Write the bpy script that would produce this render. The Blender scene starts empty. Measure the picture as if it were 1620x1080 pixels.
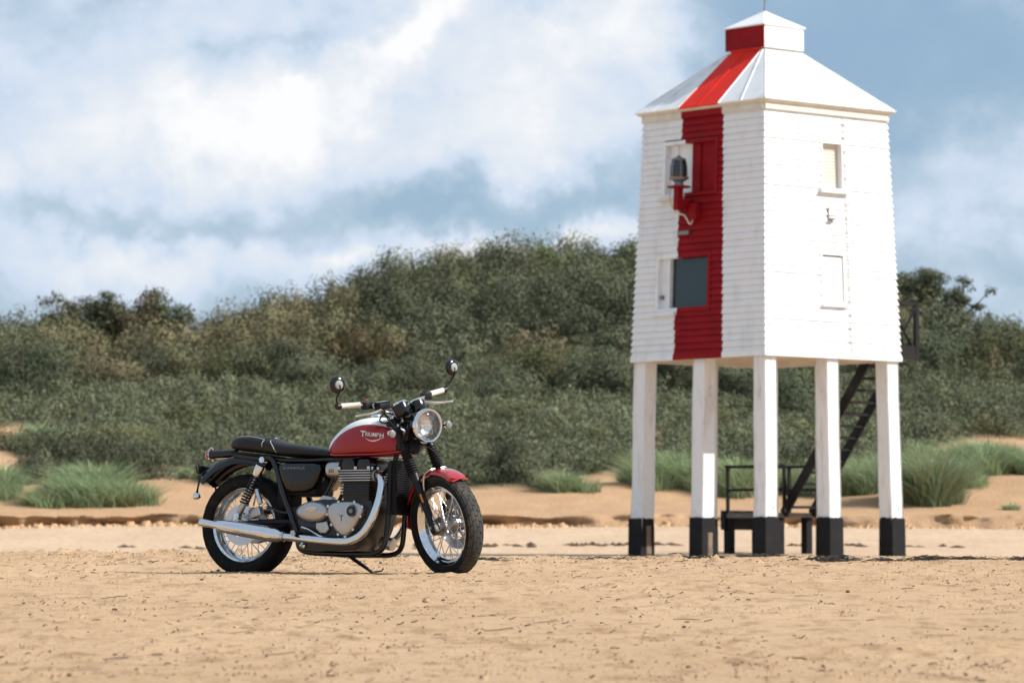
import bpy, bmesh, math, random
import numpy as np
from mathutils import Vector, Matrix
R = math.radians
random.seed(7)
rng = np.random.default_rng(11)
scene = bpy.context.scene
col = scene.collection

# ------------------------------------------------------------------ camera
cam_d = bpy.data.cameras.new('camera')
cam = bpy.data.objects.new('camera', cam_d); col.objects.link(cam)
cam.location = (0, 0, 0.11)
cam.rotation_euler = (R(90) + math.atan(340 / 6075), 0, 0)
cam_d.lens = 135; cam_d.sensor_width = 36
cam_d.clip_start = 0.5; cam_d.clip_end = 6000
cam_d.dof.use_dof = True; cam_d.dof.focus_distance = 23.75; cam_d.dof.aperture_fstop = 6.3
scene.camera = cam
cy = scene.cycles
cy.max_bounces = 6; cy.diffuse_bounces = 3; cy.glossy_bounces = 4; cy.transmission_bounces = 3; cy.transparent_max_bounces = 6
cy.caustics_reflective = False; cy.caustics_refractive = False; cy.use_adaptive_sampling = True; cy.adaptive_threshold = 0.02

# ------------------------------------------------------------------ sky, sun, exposure
SUN_EL, SUN_AZ = 40.0, -12.0        # azimuth measured from +X towards +Y
vs = scene.view_settings
vs.view_transform = 'Standard'; vs.look = 'None'; vs.gamma = 1; vs.exposure = 0.62
try: vs.use_curve_mapping = False
except Exception: pass

sd = bpy.data.lights.new('sun', 'SUN'); sd.energy = 4.4; sd.angle = R(0.53); sd.color = (1.0, 0.945, 0.87)
sun = bpy.data.objects.new('sun', sd); col.objects.link(sun)
sdir = Vector((math.cos(R(SUN_EL)) * math.cos(R(SUN_AZ)), math.cos(R(SUN_EL)) * math.sin(R(SUN_AZ)), math.sin(R(SUN_EL))))
sun.rotation_euler = sdir.to_track_quat('Z', 'Y').to_euler()
sun.location = (60, -10, 60)

world = bpy.data.worlds.new('World'); scene.world = world; world.use_nodes = True
world.cycles.sampling_method = 'NONE'
def build_sky():
    nt = world.node_tree; N = nt.nodes; L = nt.links; N.clear()
    out = N.new('ShaderNodeOutputWorld'); bg = N.new('ShaderNodeBackground')
    L.new(bg.outputs[0], out.inputs[0])
    sky = N.new('ShaderNodeTexSky'); sky.sky_type = 'NISHITA'; sky.sun_disc = False
    sky.sun_elevation = R(SUN_EL); sky.sun_rotation = R(90 - SUN_AZ)
    sky.air_density = 1.0; sky.dust_density = 0.6; sky.ozone_density = 2.0
    bg.inputs[1].default_value = 0.075
    tc = N.new('ShaderNodeTexCoord')
    def math_(op, a, b=None, clamp=False):
        n = N.new('ShaderNodeMath'); n.operation = op; n.use_clamp = clamp
        for i, v in enumerate((a, b)):
            if v is None: continue
            if isinstance(v, (int, float)): n.inputs[i].default_value = v
            else: L.new(v, n.inputs[i])
        return n.outputs[0]
    def noise(scale, loc, stretch=(1, 1, 1), detail=6, rough=0.5, dist=0.0):
        mp = N.new('ShaderNodeMapping'); L.new(tc.outputs['Generated'], mp.inputs[0])
        mp.inputs['Location'].default_value = loc; mp.inputs['Scale'].default_value = stretch
        n = N.new('ShaderNodeTexNoise'); n.inputs['Scale'].default_value = scale
        n.inputs['Detail'].default_value = detail; n.inputs['Roughness'].default_value = rough
        n.inputs['Distortion'].default_value = dist
        L.new(mp.outputs[0], n.inputs[0]); return n.outputs[0]
    def ss(v, a, b):
        n = N.new('ShaderNodeMapRange'); n.interpolation_type = 'SMOOTHSTEP'
        L.new(v, n.inputs[0]); n.inputs[1].default_value = a; n.inputs[2].default_value = b
        return n.outputs[0]
    def mix(f, a, b):
        n = N.new('ShaderNodeMix'); n.data_type = 'RGBA'
        if isinstance(f, float): n.inputs[0].default_value = f
        else: L.new(f, n.inputs[0])
        for i, v in ((6, a), (7, b)):
            if isinstance(v, tuple): n.inputs[i].default_value = (*v, 1)
            else: L.new(v, n.inputs[i])
        return n.outputs[2]
    # cloud banks: soft lobes at fixed bearings + noise everywhere
    wn = N.new('ShaderNodeTexNoise'); wn.inputs['Scale'].default_value = 24.0; wn.inputs['Detail'].default_value = 5; wn.inputs['Roughness'].default_value = .6; L.new(tc.outputs['Generated'], wn.inputs[0])
    w0 = N.new('ShaderNodeVectorMath'); w0.operation = 'SUBTRACT'; L.new(wn.outputs['Color'], w0.inputs[0]); w0.inputs[1].default_value = (.5, .5, .5)
    w1 = N.new('ShaderNodeVectorMath'); w1.operation = 'MULTIPLY_ADD'; L.new(w0.outputs[0], w1.inputs[0]); w1.inputs[1].default_value = (.075, .0, .05); L.new(tc.outputs['Generated'], w1.inputs[2])
    def lobe(u, v, ru, rv, rot=0.0):
        # centre bearing (u right, v up) as slopes along +Y; radius in slopes
        d = Vector((u, 1, v)).normalized()
        c, s = math.cos(rot), math.sin(rot)
        mp = N.new('ShaderNodeVectorMath'); mp.operation = 'SUBTRACT'
        L.new(w1.outputs[0], mp.inputs[0]); mp.inputs[1].default_value = d
        e1 = N.new('ShaderNodeVectorMath'); e1.operation = 'DOT_PRODUCT'; L.new(mp.outputs[0], e1.inputs[0]); e1.inputs[1].default_value = (c / ru, 0, s / ru)
        e2 = N.new('ShaderNodeVectorMath'); e2.operation = 'DOT_PRODUCT'; L.new(mp.outputs[0], e2.inputs[0]); e2.inputs[1].default_value = (-s / rv, 0, c / rv)
        e3 = N.new('ShaderNodeVectorMath'); e3.operation = 'DOT_PRODUCT'; L.new(mp.outputs[0], e3.inputs[0]); e3.inputs[1].default_value = (0, 4, 0)
        q = math_('ADD', math_('MULTIPLY', e1.outputs['Value'], e1.outputs['Value']), math_('MULTIPLY', e2.outputs['Value'], e2.outputs['Value']))
        q = math_('ADD', q, math_('MULTIPLY', e3.outputs['Value'], e3.outputs['Value']))
        return math_('POWER', 2.718, math_('MULTIPLY', q, -1.0))
    n1 = noise(13.0, (3.1, 1.7, 0.4), (1, 1, 1.5), 4, 0.52, 0.25)
    n2 = noise(34.0, (7.3, 0.2, 2.9), (1, 1, 1.25), 5, 0.56, 0.45)
    vo = N.new('ShaderNodeTexVoronoi'); vo.feature = 'F1'; vo.inputs['Scale'].default_value = 17.0; vo.inputs['Detail'].default_value = 2.0; vo.inputs['Roughness'].default_value = .5
    nw = N.new('ShaderNodeTexNoise'); nw.inputs['Scale'].default_value = 26.0; nw.inputs['Detail'].default_value = 3; L.new(tc.outputs['Generated'], nw.inputs[0])
    vw = N.new('ShaderNodeVectorMath'); vw.operation = 'MULTIPLY_ADD'; L.new(nw.outputs['Color'], vw.inputs[0]); vw.inputs[1].default_value = (.035, .035, .035); L.new(tc.outputs['Generated'], vw.inputs[2]); L.new(vw.outputs[0], vo.inputs['Vector'])
    billow = math_('SUBTRACT', 0.52, vo.outputs['Distance'])
    n4 = noise(85.0, (2.2, 5.1, 1.9), (1, 1, 1.2), 4, 0.6, 0.4)
    n3 = noise(7.0, (1.3, 4.2, 8.4), (1, 1, 2.6), 4, 0.45)
    K = 1 / 6075
    def L_(px, py, rx, ry, rot=0): return lobe((px - 810) * K, (880 - py) * K, rx * K, ry * K, rot)
    lit = None
    for (px, py, rx, ry, rot, w) in [(430, 200, 720, 250, 0.1, .24), (80, 70, 330, 110, 0, .42), (200, 430, 420, 60, 0, .25), (760, 380, 300, 40, 0, .2), (300, 205, 200, 55, .1, .12), (1560, 300, 260, 130, 0, .22), (900, 200, 200, 60, 0, .18), (560, 110, 190, 60, 0.5, .50), (690, 35, 90, 38, 0.5, .5), (300, 210, 240, 70, .1, .30), (420, 150, 60, 30, .4, .35),
                                     (940, 60, 130, 60, .2, .55), (1560, 260, 150, 110, -.3, .22), (520, 425, 80, 22, 0, .45), (900, 360, 220, 26, 0.05, .32),
                                     (230, 400, 150, 40, .1, .22), (1040, 130, 80, 60, 0, .25), (720, 200, 200, 60, .1, .15), (60, 280, 130, 60, 0, .3)]:
        t = math_('MULTIPLY', L_(px, py, rx, ry, rot), w)
        lit = t if lit is None else math_('ADD', lit, t)
    heads = None
    for (px, py, rx, ry, rot, w) in [(560, 105, 120, 55, .5, .8), (690, 40, 80, 40, .5, .8), (425, 150, 55, 32, .4, .8), (300, 215, 110, 45, .1, .35), (940, 45, 110, 50, .2, .7), (530, 425, 70, 20, 0, .7), (120, 235, 80, 40, 0, .4), (1500, 180, 60, 40, 0, .45), (230, 395, 90, 30, 0, .4), (880, 345, 160, 16, 0, .5)]:
        t = math_('MULTIPLY', L_(px, py, rx, ry, rot), w)
        heads = t if heads is None else math_('ADD', heads, t)
    dark = None
    for (px, py, rx, ry, rot, w) in [(790, 300, 240, 40, 0.02, .66), (1400, 70, 300, 120, -.1, .68), (430, 60, 170, 22, .2, .26), (300, 352, 330, 26, .03, .36), (1100, 110, 70, 50, .5, .2),
                                     (1530, 420, 180, 60, 0, .25), (420, 385, 120, 25, 0, .15), (30, 60, 80, 50, 0, .15)]:
        t = math_('MULTIPLY', L_(px, py, rx, ry, rot), w)
        dark = t if dark is None else math_('ADD', dark, t)
    f = math_('ADD', math_('MULTIPLY', math_('SUBTRACT', n1, 0.5), 0.9), math_('MULTIPLY', math_('SUBTRACT', n2, 0.5), 0.8))
    f = math_('ADD', f, math_('MULTIPLY', math_('SUBTRACT', n3, 0.5), 0.5))
    f = math_('ADD', f, math_('MULTIPLY', billow, 0.5)); f = math_('ADD', f, math_('MULTIPLY', math_('SUBTRACT', n4, 0.5), 0.38))
    f = math_('ADD', f, math_('SUBTRACT', lit, dark))
    # sunlit cloud heads: a second, harder layer of billows
    hard = ss(math_('ADD', math_('ADD', math_('MULTIPLY', billow, 1.5), math_('MULTIPLY', math_('SUBTRACT', n2, 0.5), 1.6)), math_('SUBTRACT', math_('MULTIPLY', heads, 1.0), 0.42)), 0.0, 0.22)
    f = math_('ADD', f, math_('MULTIPLY', hard, 0.24))
    ramp = N.new('ShaderNodeValToRGB'); cr = ramp.color_ramp
    L.new(math_('ADD', math_('MULTIPLY', f, 0.56), 0.505), ramp.inputs[0])
    stops = [(0.0, (2.6, 3.9, 5.5)), (0.2, (2.95, 4.25, 5.75)), (0.40, (4.2, 5.3, 6.5)), (0.54, (5.6, 6.5, 7.8)), (0.70, (7.0, 7.4, 8.0)), (0.88, (8.7, 8.7, 8.8))]
    while len(cr.elements) < len(stops): cr.elements.new(0.5)
    for e, (p, c) in zip(cr.elements, stops):
        e.position = p; e.color = (c[0] / 10, c[1] / 10, c[2] / 10, 1)
    cloud = N.new('ShaderNodeVectorMath'); cloud.operation = 'SCALE'; L.new(ramp.outputs[0], cloud.inputs[0]); cloud.inputs[3].default_value = 10.0
    cover = ss(f, -0.55, 0.0)
    cover = math_('ADD', math_('MULTIPLY', cover, 0.22), 0.75)
    final = mix(cover, sky.outputs[0], cloud.outputs[0])
    L.new(final, bg.inputs[0])
build_sky()

# ------------------------------------------------------------------ materials
M = {}
def mat(name, color, rough=0.6, metal=0.0, var=0.0, vscale=5.0, vcol=None, bump=0.0, bscale=40.0, coat=0.0, stretch=(1, 1, 1), spec=0.5, vlo=.35, vhi=.65):
    m = bpy.data.materials.new(name); m.use_nodes = True
    nt = m.node_tree; N = nt.nodes; L = nt.links
    p = N['Principled BSDF']
    p.inputs['Base Color'].default_value = (*color, 1); p.inputs['Roughness'].default_value = rough
    p.inputs['Metallic'].default_value = metal; p.inputs['Coat Weight'].default_value = coat
    p.inputs['Coat Roughness'].default_value = 0.04; p.inputs['Specular IOR Level'].default_value = spec
    if var or vcol or bump:
        tc = N.new('ShaderNodeTexCoord'); mp = N.new('ShaderNodeMapping'); mp.inputs['Scale'].default_value = stretch
        L.new(tc.outputs['Object'], mp.inputs[0])
    if var or vcol:
        nz = N.new('ShaderNodeTexNoise'); nz.inputs['Scale'].default_value = vscale; nz.inputs['Detail'].default_value = 7; nz.inputs['Roughness'].default_value = .62
        L.new(mp.outputs[0], nz.inputs[0])
        mr = N.new('ShaderNodeMapRange'); mr.inputs[1].default_value = vlo; mr.inputs[2].default_value = vhi; L.new(nz.outputs[0], mr.inputs[0])
        mx = N.new('ShaderNodeMix'); mx.data_type = 'RGBA'; L.new(mr.outputs[0], mx.inputs[0])
        c2 = vcol or tuple(c * (1 - var) for c in color)
        mx.inputs[6].default_value = (*color, 1); mx.inputs[7].default_value = (*c2, 1)
        L.new(mx.outputs[2], p.inputs['Base Color'])
    if bump:
        nb = N.new('ShaderNodeTexNoise'); nb.inputs['Scale'].default_value = bscale; nb.inputs['Detail'].default_value = 6; L.new(mp.outputs[0], nb.inputs[0])
        b = N.new('ShaderNodeBump'); b.inputs['Strength'].default_value = bump; b.inputs['Distance'].default_value = 0.02
        L.new(nb.outputs[0], b.inputs['Height']); L.new(b.outputs[0], p.inputs['Normal'])
    M[name] = m
    return m

def sand_mat(name, c1, c2, c3):
    m = bpy.data.materials.new(name); m.use_nodes = True
    nt = m.node_tree; N = nt.nodes; L = nt.links; p = N['Principled BSDF']
    p.inputs['Roughness'].default_value = .95; p.inputs['Specular IOR Level'].default_value = .15
    tc = N.new('ShaderNodeTexCoord')
    def nz(scale, stretch, det=8, rough=.65):
        mp = N.new('ShaderNodeMapping'); mp.inputs['Scale'].default_value = stretch; L.new(tc.outputs['Object'], mp.inputs[0])
        n = N.new('ShaderNodeTexNoise'); n.inputs['Scale'].default_value = scale; n.inputs['Detail'].default_value = det; n.inputs['Roughness'].default_value = rough
        L.new(mp.outputs[0], n.inputs[0]); return n.outputs[0]
    def rng_(v, a, b):
        r = N.new('ShaderNodeMapRange'); r.inputs[1].default_value = a; r.inputs[2].default_value = b; L.new(v, r.inputs[0]); return r.outputs[0]
    def mx(f, a, b):
        x = N.new('ShaderNodeMix'); x.data_type = 'RGBA'; L.new(f, x.inputs[0])
        for i, v in ((6, a), (7, b)):
            if isinstance(v, tuple): x.inputs[i].default_value = (*v, 1)
            else: L.new(v, x.inputs[i])
        return x.outputs[2]
    a = mx(rng_(nz(0.6, (1, .35, 1)), .38, .66), c1, c2)
    a = mx(rng_(nz(7, (1, .5, 1)), .50, .68), a, c3)
    a = mx(rng_(nz(60, (1, 1, 1), 4), .6, .75), a, tuple(c * .7 for c in c3))
    L.new(a, p.inputs['Base Color'])
    b = N.new('ShaderNodeBump'); b.inputs['Strength'].default_value = .9; b.inputs['Distance'].default_value = .02
    L.new(nz(16, (1, 1, 1), 9, .78), b.inputs['Height']); L.new(b.outputs[0], p.inputs['Normal'])
    M[name] = m
sand_mat('sand', (.53, .365, .226), (.465, .312, .186), (.32, .205, .115))
sand_mat('dry_sand', (.55, .405, .28), (.48, .345, .232), (.38, .265, .17))
sand_mat('dune_sand', (.56, .36, .205), (.48, .30, .165), (.40, .24, .125))

def dune_mat():
    # bare sand near the shore, dark litter under the scrub further inland (ground colour by place)
    m = bpy.data.materials.new('dune_ground'); m.use_nodes = True
    nt = m.node_tree; N = nt.nodes; L = nt.links; p = N['Principled BSDF']; p.inputs['Roughness'].default_value = .95
    p.inputs['Specular IOR Level'].default_value = .1
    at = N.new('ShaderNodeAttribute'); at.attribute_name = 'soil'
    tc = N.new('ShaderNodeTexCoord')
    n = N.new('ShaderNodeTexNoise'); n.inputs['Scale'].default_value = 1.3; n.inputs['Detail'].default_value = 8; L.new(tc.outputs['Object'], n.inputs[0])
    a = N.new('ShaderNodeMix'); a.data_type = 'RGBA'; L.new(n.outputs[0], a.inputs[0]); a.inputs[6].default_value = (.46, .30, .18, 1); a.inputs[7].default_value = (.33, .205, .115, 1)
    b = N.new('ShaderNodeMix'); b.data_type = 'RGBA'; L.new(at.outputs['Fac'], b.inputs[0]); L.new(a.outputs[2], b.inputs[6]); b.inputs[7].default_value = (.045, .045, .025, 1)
    at2 = N.new('ShaderNodeAttribute'); at2.attribute_name = 'damp_shade'; d = N.new('ShaderNodeMix'); d.data_type = 'RGBA'; L.new(at2.outputs['Fac'], d.inputs[0]); L.new(b.outputs[2], d.inputs[6]); d.inputs[7].default_value = (.24, .155, .09, 1)  # scarp face: damp sand tone and overhang shade painted in as one colour
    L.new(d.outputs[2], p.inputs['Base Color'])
    nb = N.new('ShaderNodeTexNoise'); nb.inputs['Scale'].default_value = 9; nb.inputs['Detail'].default_value = 8; L.new(tc.outputs['Object'], nb.inputs[0])
    bp = N.new('ShaderNodeBump'); bp.inputs['Strength'].default_value = .6; bp.inputs['Distance'].default_value = .05
    L.new(nb.outputs[0], bp.inputs['Height']); L.new(bp.outputs[0], p.inputs['Normal'])
    M['dune_ground'] = m
dune_mat()

def leaf_mat(name, transl=.3):
    m = bpy.data.materials.new(name); m.use_nodes = True
    nt = m.node_tree; N = nt.nodes; L = nt.links; p = N['Principled BSDF']; o = N['Material Output']
    p.inputs['Roughness'].default_value = .85; p.inputs['Specular IOR Level'].default_value = .12
    at = N.new('ShaderNodeAttribute'); at.attribute_name = 'leafcol'
    L.new(at.outputs['Color'], p.inputs['Base Color'])
    t = N.new('ShaderNodeBsdfTranslucent'); L.new(at.outputs['Color'], t.inputs[0])
    mx = N.new('ShaderNodeMixShader'); mx.inputs[0].default_value = transl
    L.new(p.outputs[0], mx.inputs[1]); L.new(t.outputs[0], mx.inputs[2]); L.new(mx.outputs[0], o.inputs[0])
    M[name] = m
leaf_mat('leaf', .12)
leaf_mat('grass_blade', .35)
mat('bark', (.16, .13, .10), .9, var=.5, vscale=8)
mat('debris', (.21, .14, .085), .9, var=.7, vscale=3)
mat('weed', (.035, .03, .022), .8, var=.4, vscale=20)
mat('shell', (.7, .66, .6), .6)

mat('white_paint', (.78, .80, .82), .55, vcol=(.61, .62, .63), vscale=2.0, stretch=(2.2, 2.2, .8), bump=.12, bscale=14, vlo=.5, vhi=.82)
mat('red_paint', (.28, .008, .012), .6, spec=.12, var=.25, vscale=3, bump=.1, bscale=14)
mat('roof_white', (.80, .80, .80), .5, vcol=(.60, .59, .57), vscale=2.2, bump=.15, bscale=6, vlo=.5, vhi=.75)
mat('roof_red', (.80, .030, .016), .6, spec=.12, var=.18, vscale=3, bump=.12, bscale=6)
mat('cream_trim', (.70, .66, .57), .6, var=.15, vscale=4)
mat('leg_paint', (.78, .785, .79), .6, vcol=(.50, .45, .38), vscale=2.2, stretch=(2.2, 2.2, .5), bump=.25, bscale=7, vlo=.54, vhi=.80)
mat('black_paint', (.014, .0145, .017), .7, spec=.12, vcol=(.03, .026, .022), vscale=3.0, bump=.2, bscale=9, vlo=.5, vhi=.85)
mat('worn_timber', (.24, .17, .12), .8, vcol=(.07, .055, .045), vscale=5, stretch=(3, 3, .7))
mat('stained_board', (.76, .74, .70), .65, vcol=(.55, .42, .33), vscale=4, stretch=(1.5, 1.5, .8), vlo=.5, vhi=.78)
mat('soffit', (.62, .54, .42), .8, vcol=(.40, .30, .2), vscale=3)
mat('dark_metal', (.011, .009, .0095), .55, spec=.25, var=.4, vscale=6, bump=.1, bscale=20)
mat('grey_metal', (.28, .28, .28), .5, .6, var=.3, vscale=10)
mat('concrete_grey', (.20, .19, .18), .8, var=.3, vscale=6)
m = mat('window_glass', (.018, .030, .036), .06, spec=.6)
mat('blind', (.70, .62, .52), .6)

mat('gloss_black', (.005, .005, .0055), .2, coat=.35, spec=.35)
mat('satin_black', (.007, .007, .0075), .45, spec=.3, var=.3, vscale=30)
mat('engine_black', (.018, .018, .019), .34, spec=.5, var=.3, vscale=30)
mat('matt_black', (.009, .0085, .009), .65, spec=.25)
mat('rubber', (.010, .0095, .0095), .78, spec=.2, vcol=(.035, .03, .025), vscale=14, vlo=.48, vhi=.8, bump=.1, bscale=120)
mat('dusty_rubber', (.028, .026, .024), .85, vcol=(.10, .08, .06), vscale=9, vlo=.45, vhi=.78)
mat('chrome', (.72, .73, .75), .09, 1.0)
mat('brushed_steel', (.55, .56, .57), .28, 1.0)
mat('alloy', (.50, .49, .48), .36, .9, var=.12, vscale=12)
mat('fin_edge', (.62, .60, .58), .3, .9)
mat('bike_red', (.34, .008, .012), .22, coat=1.0)
mat('seat_vinyl', (.010, .010, .0105), .5, spec=.35, bump=.08, bscale=300)
mat('piping', (.42, .41, .39), .55)
mat('cream_grip', (.60, .58, .52), .55)
mat('lens_red', (.35, .01, .012), .1, coat=.8)
mat('amber', (.7, .22, .02), .3)
mat('silver_decal', (.72, .72, .71), .5)
mat('mirror_grey', (.26, .255, .25), .6)
mat('clear_lens', (.20, .20, .205), .25)
mat('grey_decal', (.22, .22, .22), .4, .3)
def lens():
    m = bpy.data.materials.new('headlamp_glass'); m.use_nodes = True
    nt = m.node_tree; N = nt.nodes; L = nt.links; o = N['Material Output']; N.remove(N['Principled BSDF'])
    tr = N.new('ShaderNodeBsdfTransparent'); gl = N.new('ShaderNodeBsdfGlossy'); gl.inputs['Roughness'].default_value = .03
    fr = N.new('ShaderNodeFresnel'); fr.inputs[0].default_value = 1.5
    mx = N.new('ShaderNodeMixShader'); L.new(fr.outputs[0], mx.inputs[0]); L.new(tr.outputs[0], mx.inputs[1]); L.new(gl.outputs[0], mx.inputs[2]); L.new(mx.outputs[0], o.inputs[0])
    M['headlamp_glass'] = m
    m = mat('reflector', (.93, .93, .93), .22, .75)
    nt = m.node_tree; N = nt.nodes; L = nt.links; p = N['Principled BSDF']
    tc = N.new('ShaderNodeTexCoord'); v = N.new('ShaderNodeTexVoronoi'); v.inputs['Scale'].default_value = 36; L.new(tc.outputs['Object'], v.inputs[0])
    b = N.new('ShaderNodeBump'); b.inputs['Strength'].default_value = .30; b.inputs['Distance'].default_value = .01; L.new(v.outputs['Distance'], b.inputs['Height']); L.new(b.outputs[0], p.inputs['Normal'])
lens()
def tank_mat():
    m = mat('tank_paint', (.34, .008, .012), .3, coat=.45, spec=.3)
    nt = m.node_tree; N = nt.nodes; L = nt.links; p = N['Principled BSDF']
    tc = N.new('ShaderNodeTexCoord'); sp = N.new('ShaderNodeSeparateXYZ'); L.new(tc.outputs['Object'], sp.inputs[0])
    mr = N.new('ShaderNodeMapRange'); mr.inputs[1].default_value = .60; mr.inputs[2].default_value = 1.20; L.new(sp.outputs[0], mr.inputs[0])
    fc = N.new('ShaderNodeFloatCurve'); L.new(mr.outputs[0], fc.inputs['Value'])
    pts = [(.60, .74), (.64, .785), (.70, .848), (.78, .898), (.88, .928), (.97, .931), (1.06, .917), (1.13, .892), (1.20, .855)]
    cu = fc.mapping.curves[0]
    while len(cu.points) < len(pts): cu.points.new(.5, .5)
    for q, (x, z) in zip(cu.points, pts): q.location = ((x - .6) / .6, (z - .6) / .5)
    fc.mapping.update()
    zz = N.new('ShaderNodeMapRange'); zz.inputs[1].default_value = .6; zz.inputs[2].default_value = 1.1; L.new(sp.outputs[2], zz.inputs[0])
    sb = N.new('ShaderNodeMath'); sb.operation = 'SUBTRACT'; L.new(zz.outputs[0], sb.inputs[0]); L.new(fc.outputs[0], sb.inputs[1])
    st = N.new('ShaderNodeMapRange'); st.inputs[1].default_value = -.002; st.inputs[2].default_value = .002; L.new(sb.outputs[0], st.inputs[0])
    mx = N.new('ShaderNodeMix'); mx.data_type = 'RGBA'; L.new(st.outputs[0], mx.inputs[0]); mx.inputs[6].default_value = (.30, .006, .010, 1); mx.inputs[7].default_value = (.80, .82, .84, 1)
    L.new(mx.outputs[2], p.inputs['Base Color'])
tank_mat()

# ------------------------------------------------------------------ mesh helpers
def tag(o, label=None, cat=None, group=None, kind=None):
    if label: o['label'] = label
    if cat: o['category'] = cat
    if group: o['group'] = group
    if kind: o['kind'] = kind
    return o
def link(o, parent=None, matrix=None):
    col.objects.link(o)
    if parent is not None: o.parent = parent
    if matrix is not None: o.matrix_basis = matrix
    return o
def empty(name, loc, rot=(0, 0, 0)):
    o = bpy.data.objects.new(name, None); col.objects.link(o); o.location = loc; o.rotation_euler = rot; o.empty_display_size = .2
    return o
def catmull(pts, n=8):
    P = [Vector(p) for p in pts]
    if len(P) < 3: return P
    out = []
    Q = [P[0] * 2 - P[1]] + P + [P[-1] * 2 - P[-2]]
    for i in range(1, len(Q) - 2):
        a, b, c, d = Q[i - 1], Q[i], Q[i + 1], Q[i + 2]
        for k in range(n):
            t = k / n
            out.append(.5 * ((2 * b) + (c - a) * t + (2 * a - 5 * b + 4 * c - d) * t * t + (3 * b - a - 3 * c + d) * t ** 3))
    out.append(P[-1]); return out
def lerpc(xs, ys, x): return float(np.interp(x, xs, ys))
class MB:
    def __init__(s): s.v = []; s.f = []; s.m = []; s.cur = 0
    def add(s, vs_, fs):
        o = len(s.v); s.v += [tuple(p) for p in vs_]
        for f in fs: s.f.append(tuple(i + o for i in f)); s.m.append(s.cur)
    def box(s, c, size, rot=None):
        hx, hy, hz = size[0] / 2, size[1] / 2, size[2] / 2
        vs_ = [Vector((x, y, z)) for x in (-hx, hx) for y in (-hy, hy) for z in (-hz, hz)]
        if rot is not None:
            m = rot.to_3x3(); vs_ = [m @ p for p in vs_]
        c = Vector(c); s.add([p + c for p in vs_], [(0, 1, 3, 2), (4, 6, 7, 5), (0, 4, 5, 1), (2, 3, 7, 6), (0, 2, 6, 4), (1, 5, 7, 3)]); return s
    def rings(s, rings, cap=True, closed=False):
        n = len(rings[0]); vs_ = [p for r in rings for p in r]; fs = []
        K = len(rings)
        for k in range(K if closed else K - 1):
            a = k * n; b = ((k + 1) % K) * n
            for i in range(n):
                j = (i + 1) % n; fs.append((a + i, a + j, b + j, b + i))
        if cap and not closed:
            fs.append(tuple(reversed(range(n)))); fs.append(tuple((K - 1) * n + i for i in range(n)))
        s.add(vs_, fs); return s
    def tube(s, pts, r, seg=10, smooth=0, cap=True, sy=1.0):
        P = catmull(pts, smooth) if smooth else [Vector(p) for p in pts]
        n = len(P)
        if isinstance(r, (int, float)): rr = [r] * n
        else: rr = [lerpc(np.linspace(0, 1, len(r)), r, i / (n - 1)) for i in range(n)]
        up = None; rings = []
        for i in range(n):
            t = (P[min(i + 1, n - 1)] - P[max(i - 1, 0)]).normalized()
            if up is None:
                up = Vector((0, 0, 1)) if abs(t.z) < .9 else Vector((1, 0, 0))
            u = (up - t * up.dot(t)).normalized(); w = t.cross(u); up = u
            rings.append([P[i] + (u * math.cos(a) + w * math.sin(a) * sy) * rr[i] for a in [2 * math.pi * k / seg for k in range(seg)]])
        return s.rings(rings, cap)
    def lathe(s, prof, o, axis, seg=32, closed=False, cap=False, a0=0.0, a1=2 * math.pi):
        # prof: (radius, height along axis)
        ax = Vector(axis).normalized(); o = Vector(o)
        u = ax.orthogonal().normalized()
        if abs(ax.y) > .99: u = Vector((1, 0, 0))
        w = ax.cross(u)
        n = len(prof); vs_ = []; fs = []
        full = abs(a1 - a0 - 2 * math.pi) < 1e-6
        cnt = seg if full else seg + 1
        for k in range(cnt):
            a = a0 + (a1 - a0) * k / seg; d = u * math.cos(a) + w * math.sin(a)
            for (r, h) in prof: vs_.append(o + d * r + ax * h)
        for k in range(seg):
            a = k * n; b = ((k + 1) % cnt) * n
            for i in range(n if closed else n - 1):
                j = (i + 1) % n; fs.append((a + i, a + j, b + j, b + i))
        s.add(vs_, fs); return s
    def cyl(s, a, b, r, seg=16, r2=None):
        a, b = Vector(a), Vector(b); L_ = (b - a).length
        s.lathe([(1e-5, 0), (r, 0), (r if r2 is None else r2, L_), (1e-5, L_)], a, b - a, seg); return s
    def prism(s, outl, y0, y1, inset=0.0, dome=None):
        # outline in (x,z); extruded from y0 to y1 (y1 = visible side); optional inset layers at y1
        n = len(outl); cx = sum(p[0] for p in outl) / n; cz = sum(p[1] for p in outl) / n
        layers = [(1.0, y0), (1.0, y1)] + (dome or [])
        rings = [[(cx + (x - cx) * k, y, cz + (z - cz) * k) for (x, z) in outl] for (k, y) in layers]
        return s.rings(rings)
    def build(s, name, mats, parent=None, matrix=None, smooth=True, ang=40, bevel=0.0, seg=2, merge=False):
        me = bpy.data.meshes.new(name)
        me.from_pydata(s.v, [], s.f)
        if not isinstance(mats, (list, tuple)): mats = [mats]
        for k in mats: me.materials.append(M[k])
        if any(s.m): me.polygons.foreach_set('material_index', s.m)
        bm = bmesh.new(); bm.from_mesh(me)
        if merge: bmesh.ops.remove_doubles(bm, verts=bm.verts, dist=1e-5)
        bmesh.ops.recalc_face_normals(bm, faces=bm.faces)
        if bevel > 0:
            es = [e for e in bm.edges if len(e.link_faces) == 2 and e.calc_face_angle(0) > R(35)]
            bmesh.ops.bevel(bm, geom=es, offset=bevel, segments=seg, affect='EDGES', profile=.6, clamp_overlap=True)
        bm.to_mesh(me); bm.free()
        if smooth:
            me.polygons.foreach_set('use_smooth', [True] * len(me.polygons)); me.set_sharp_from_angle(angle=R(ang))
        o = bpy.data.objects.new(name, me); link(o, parent, matrix)
        return o
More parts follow.
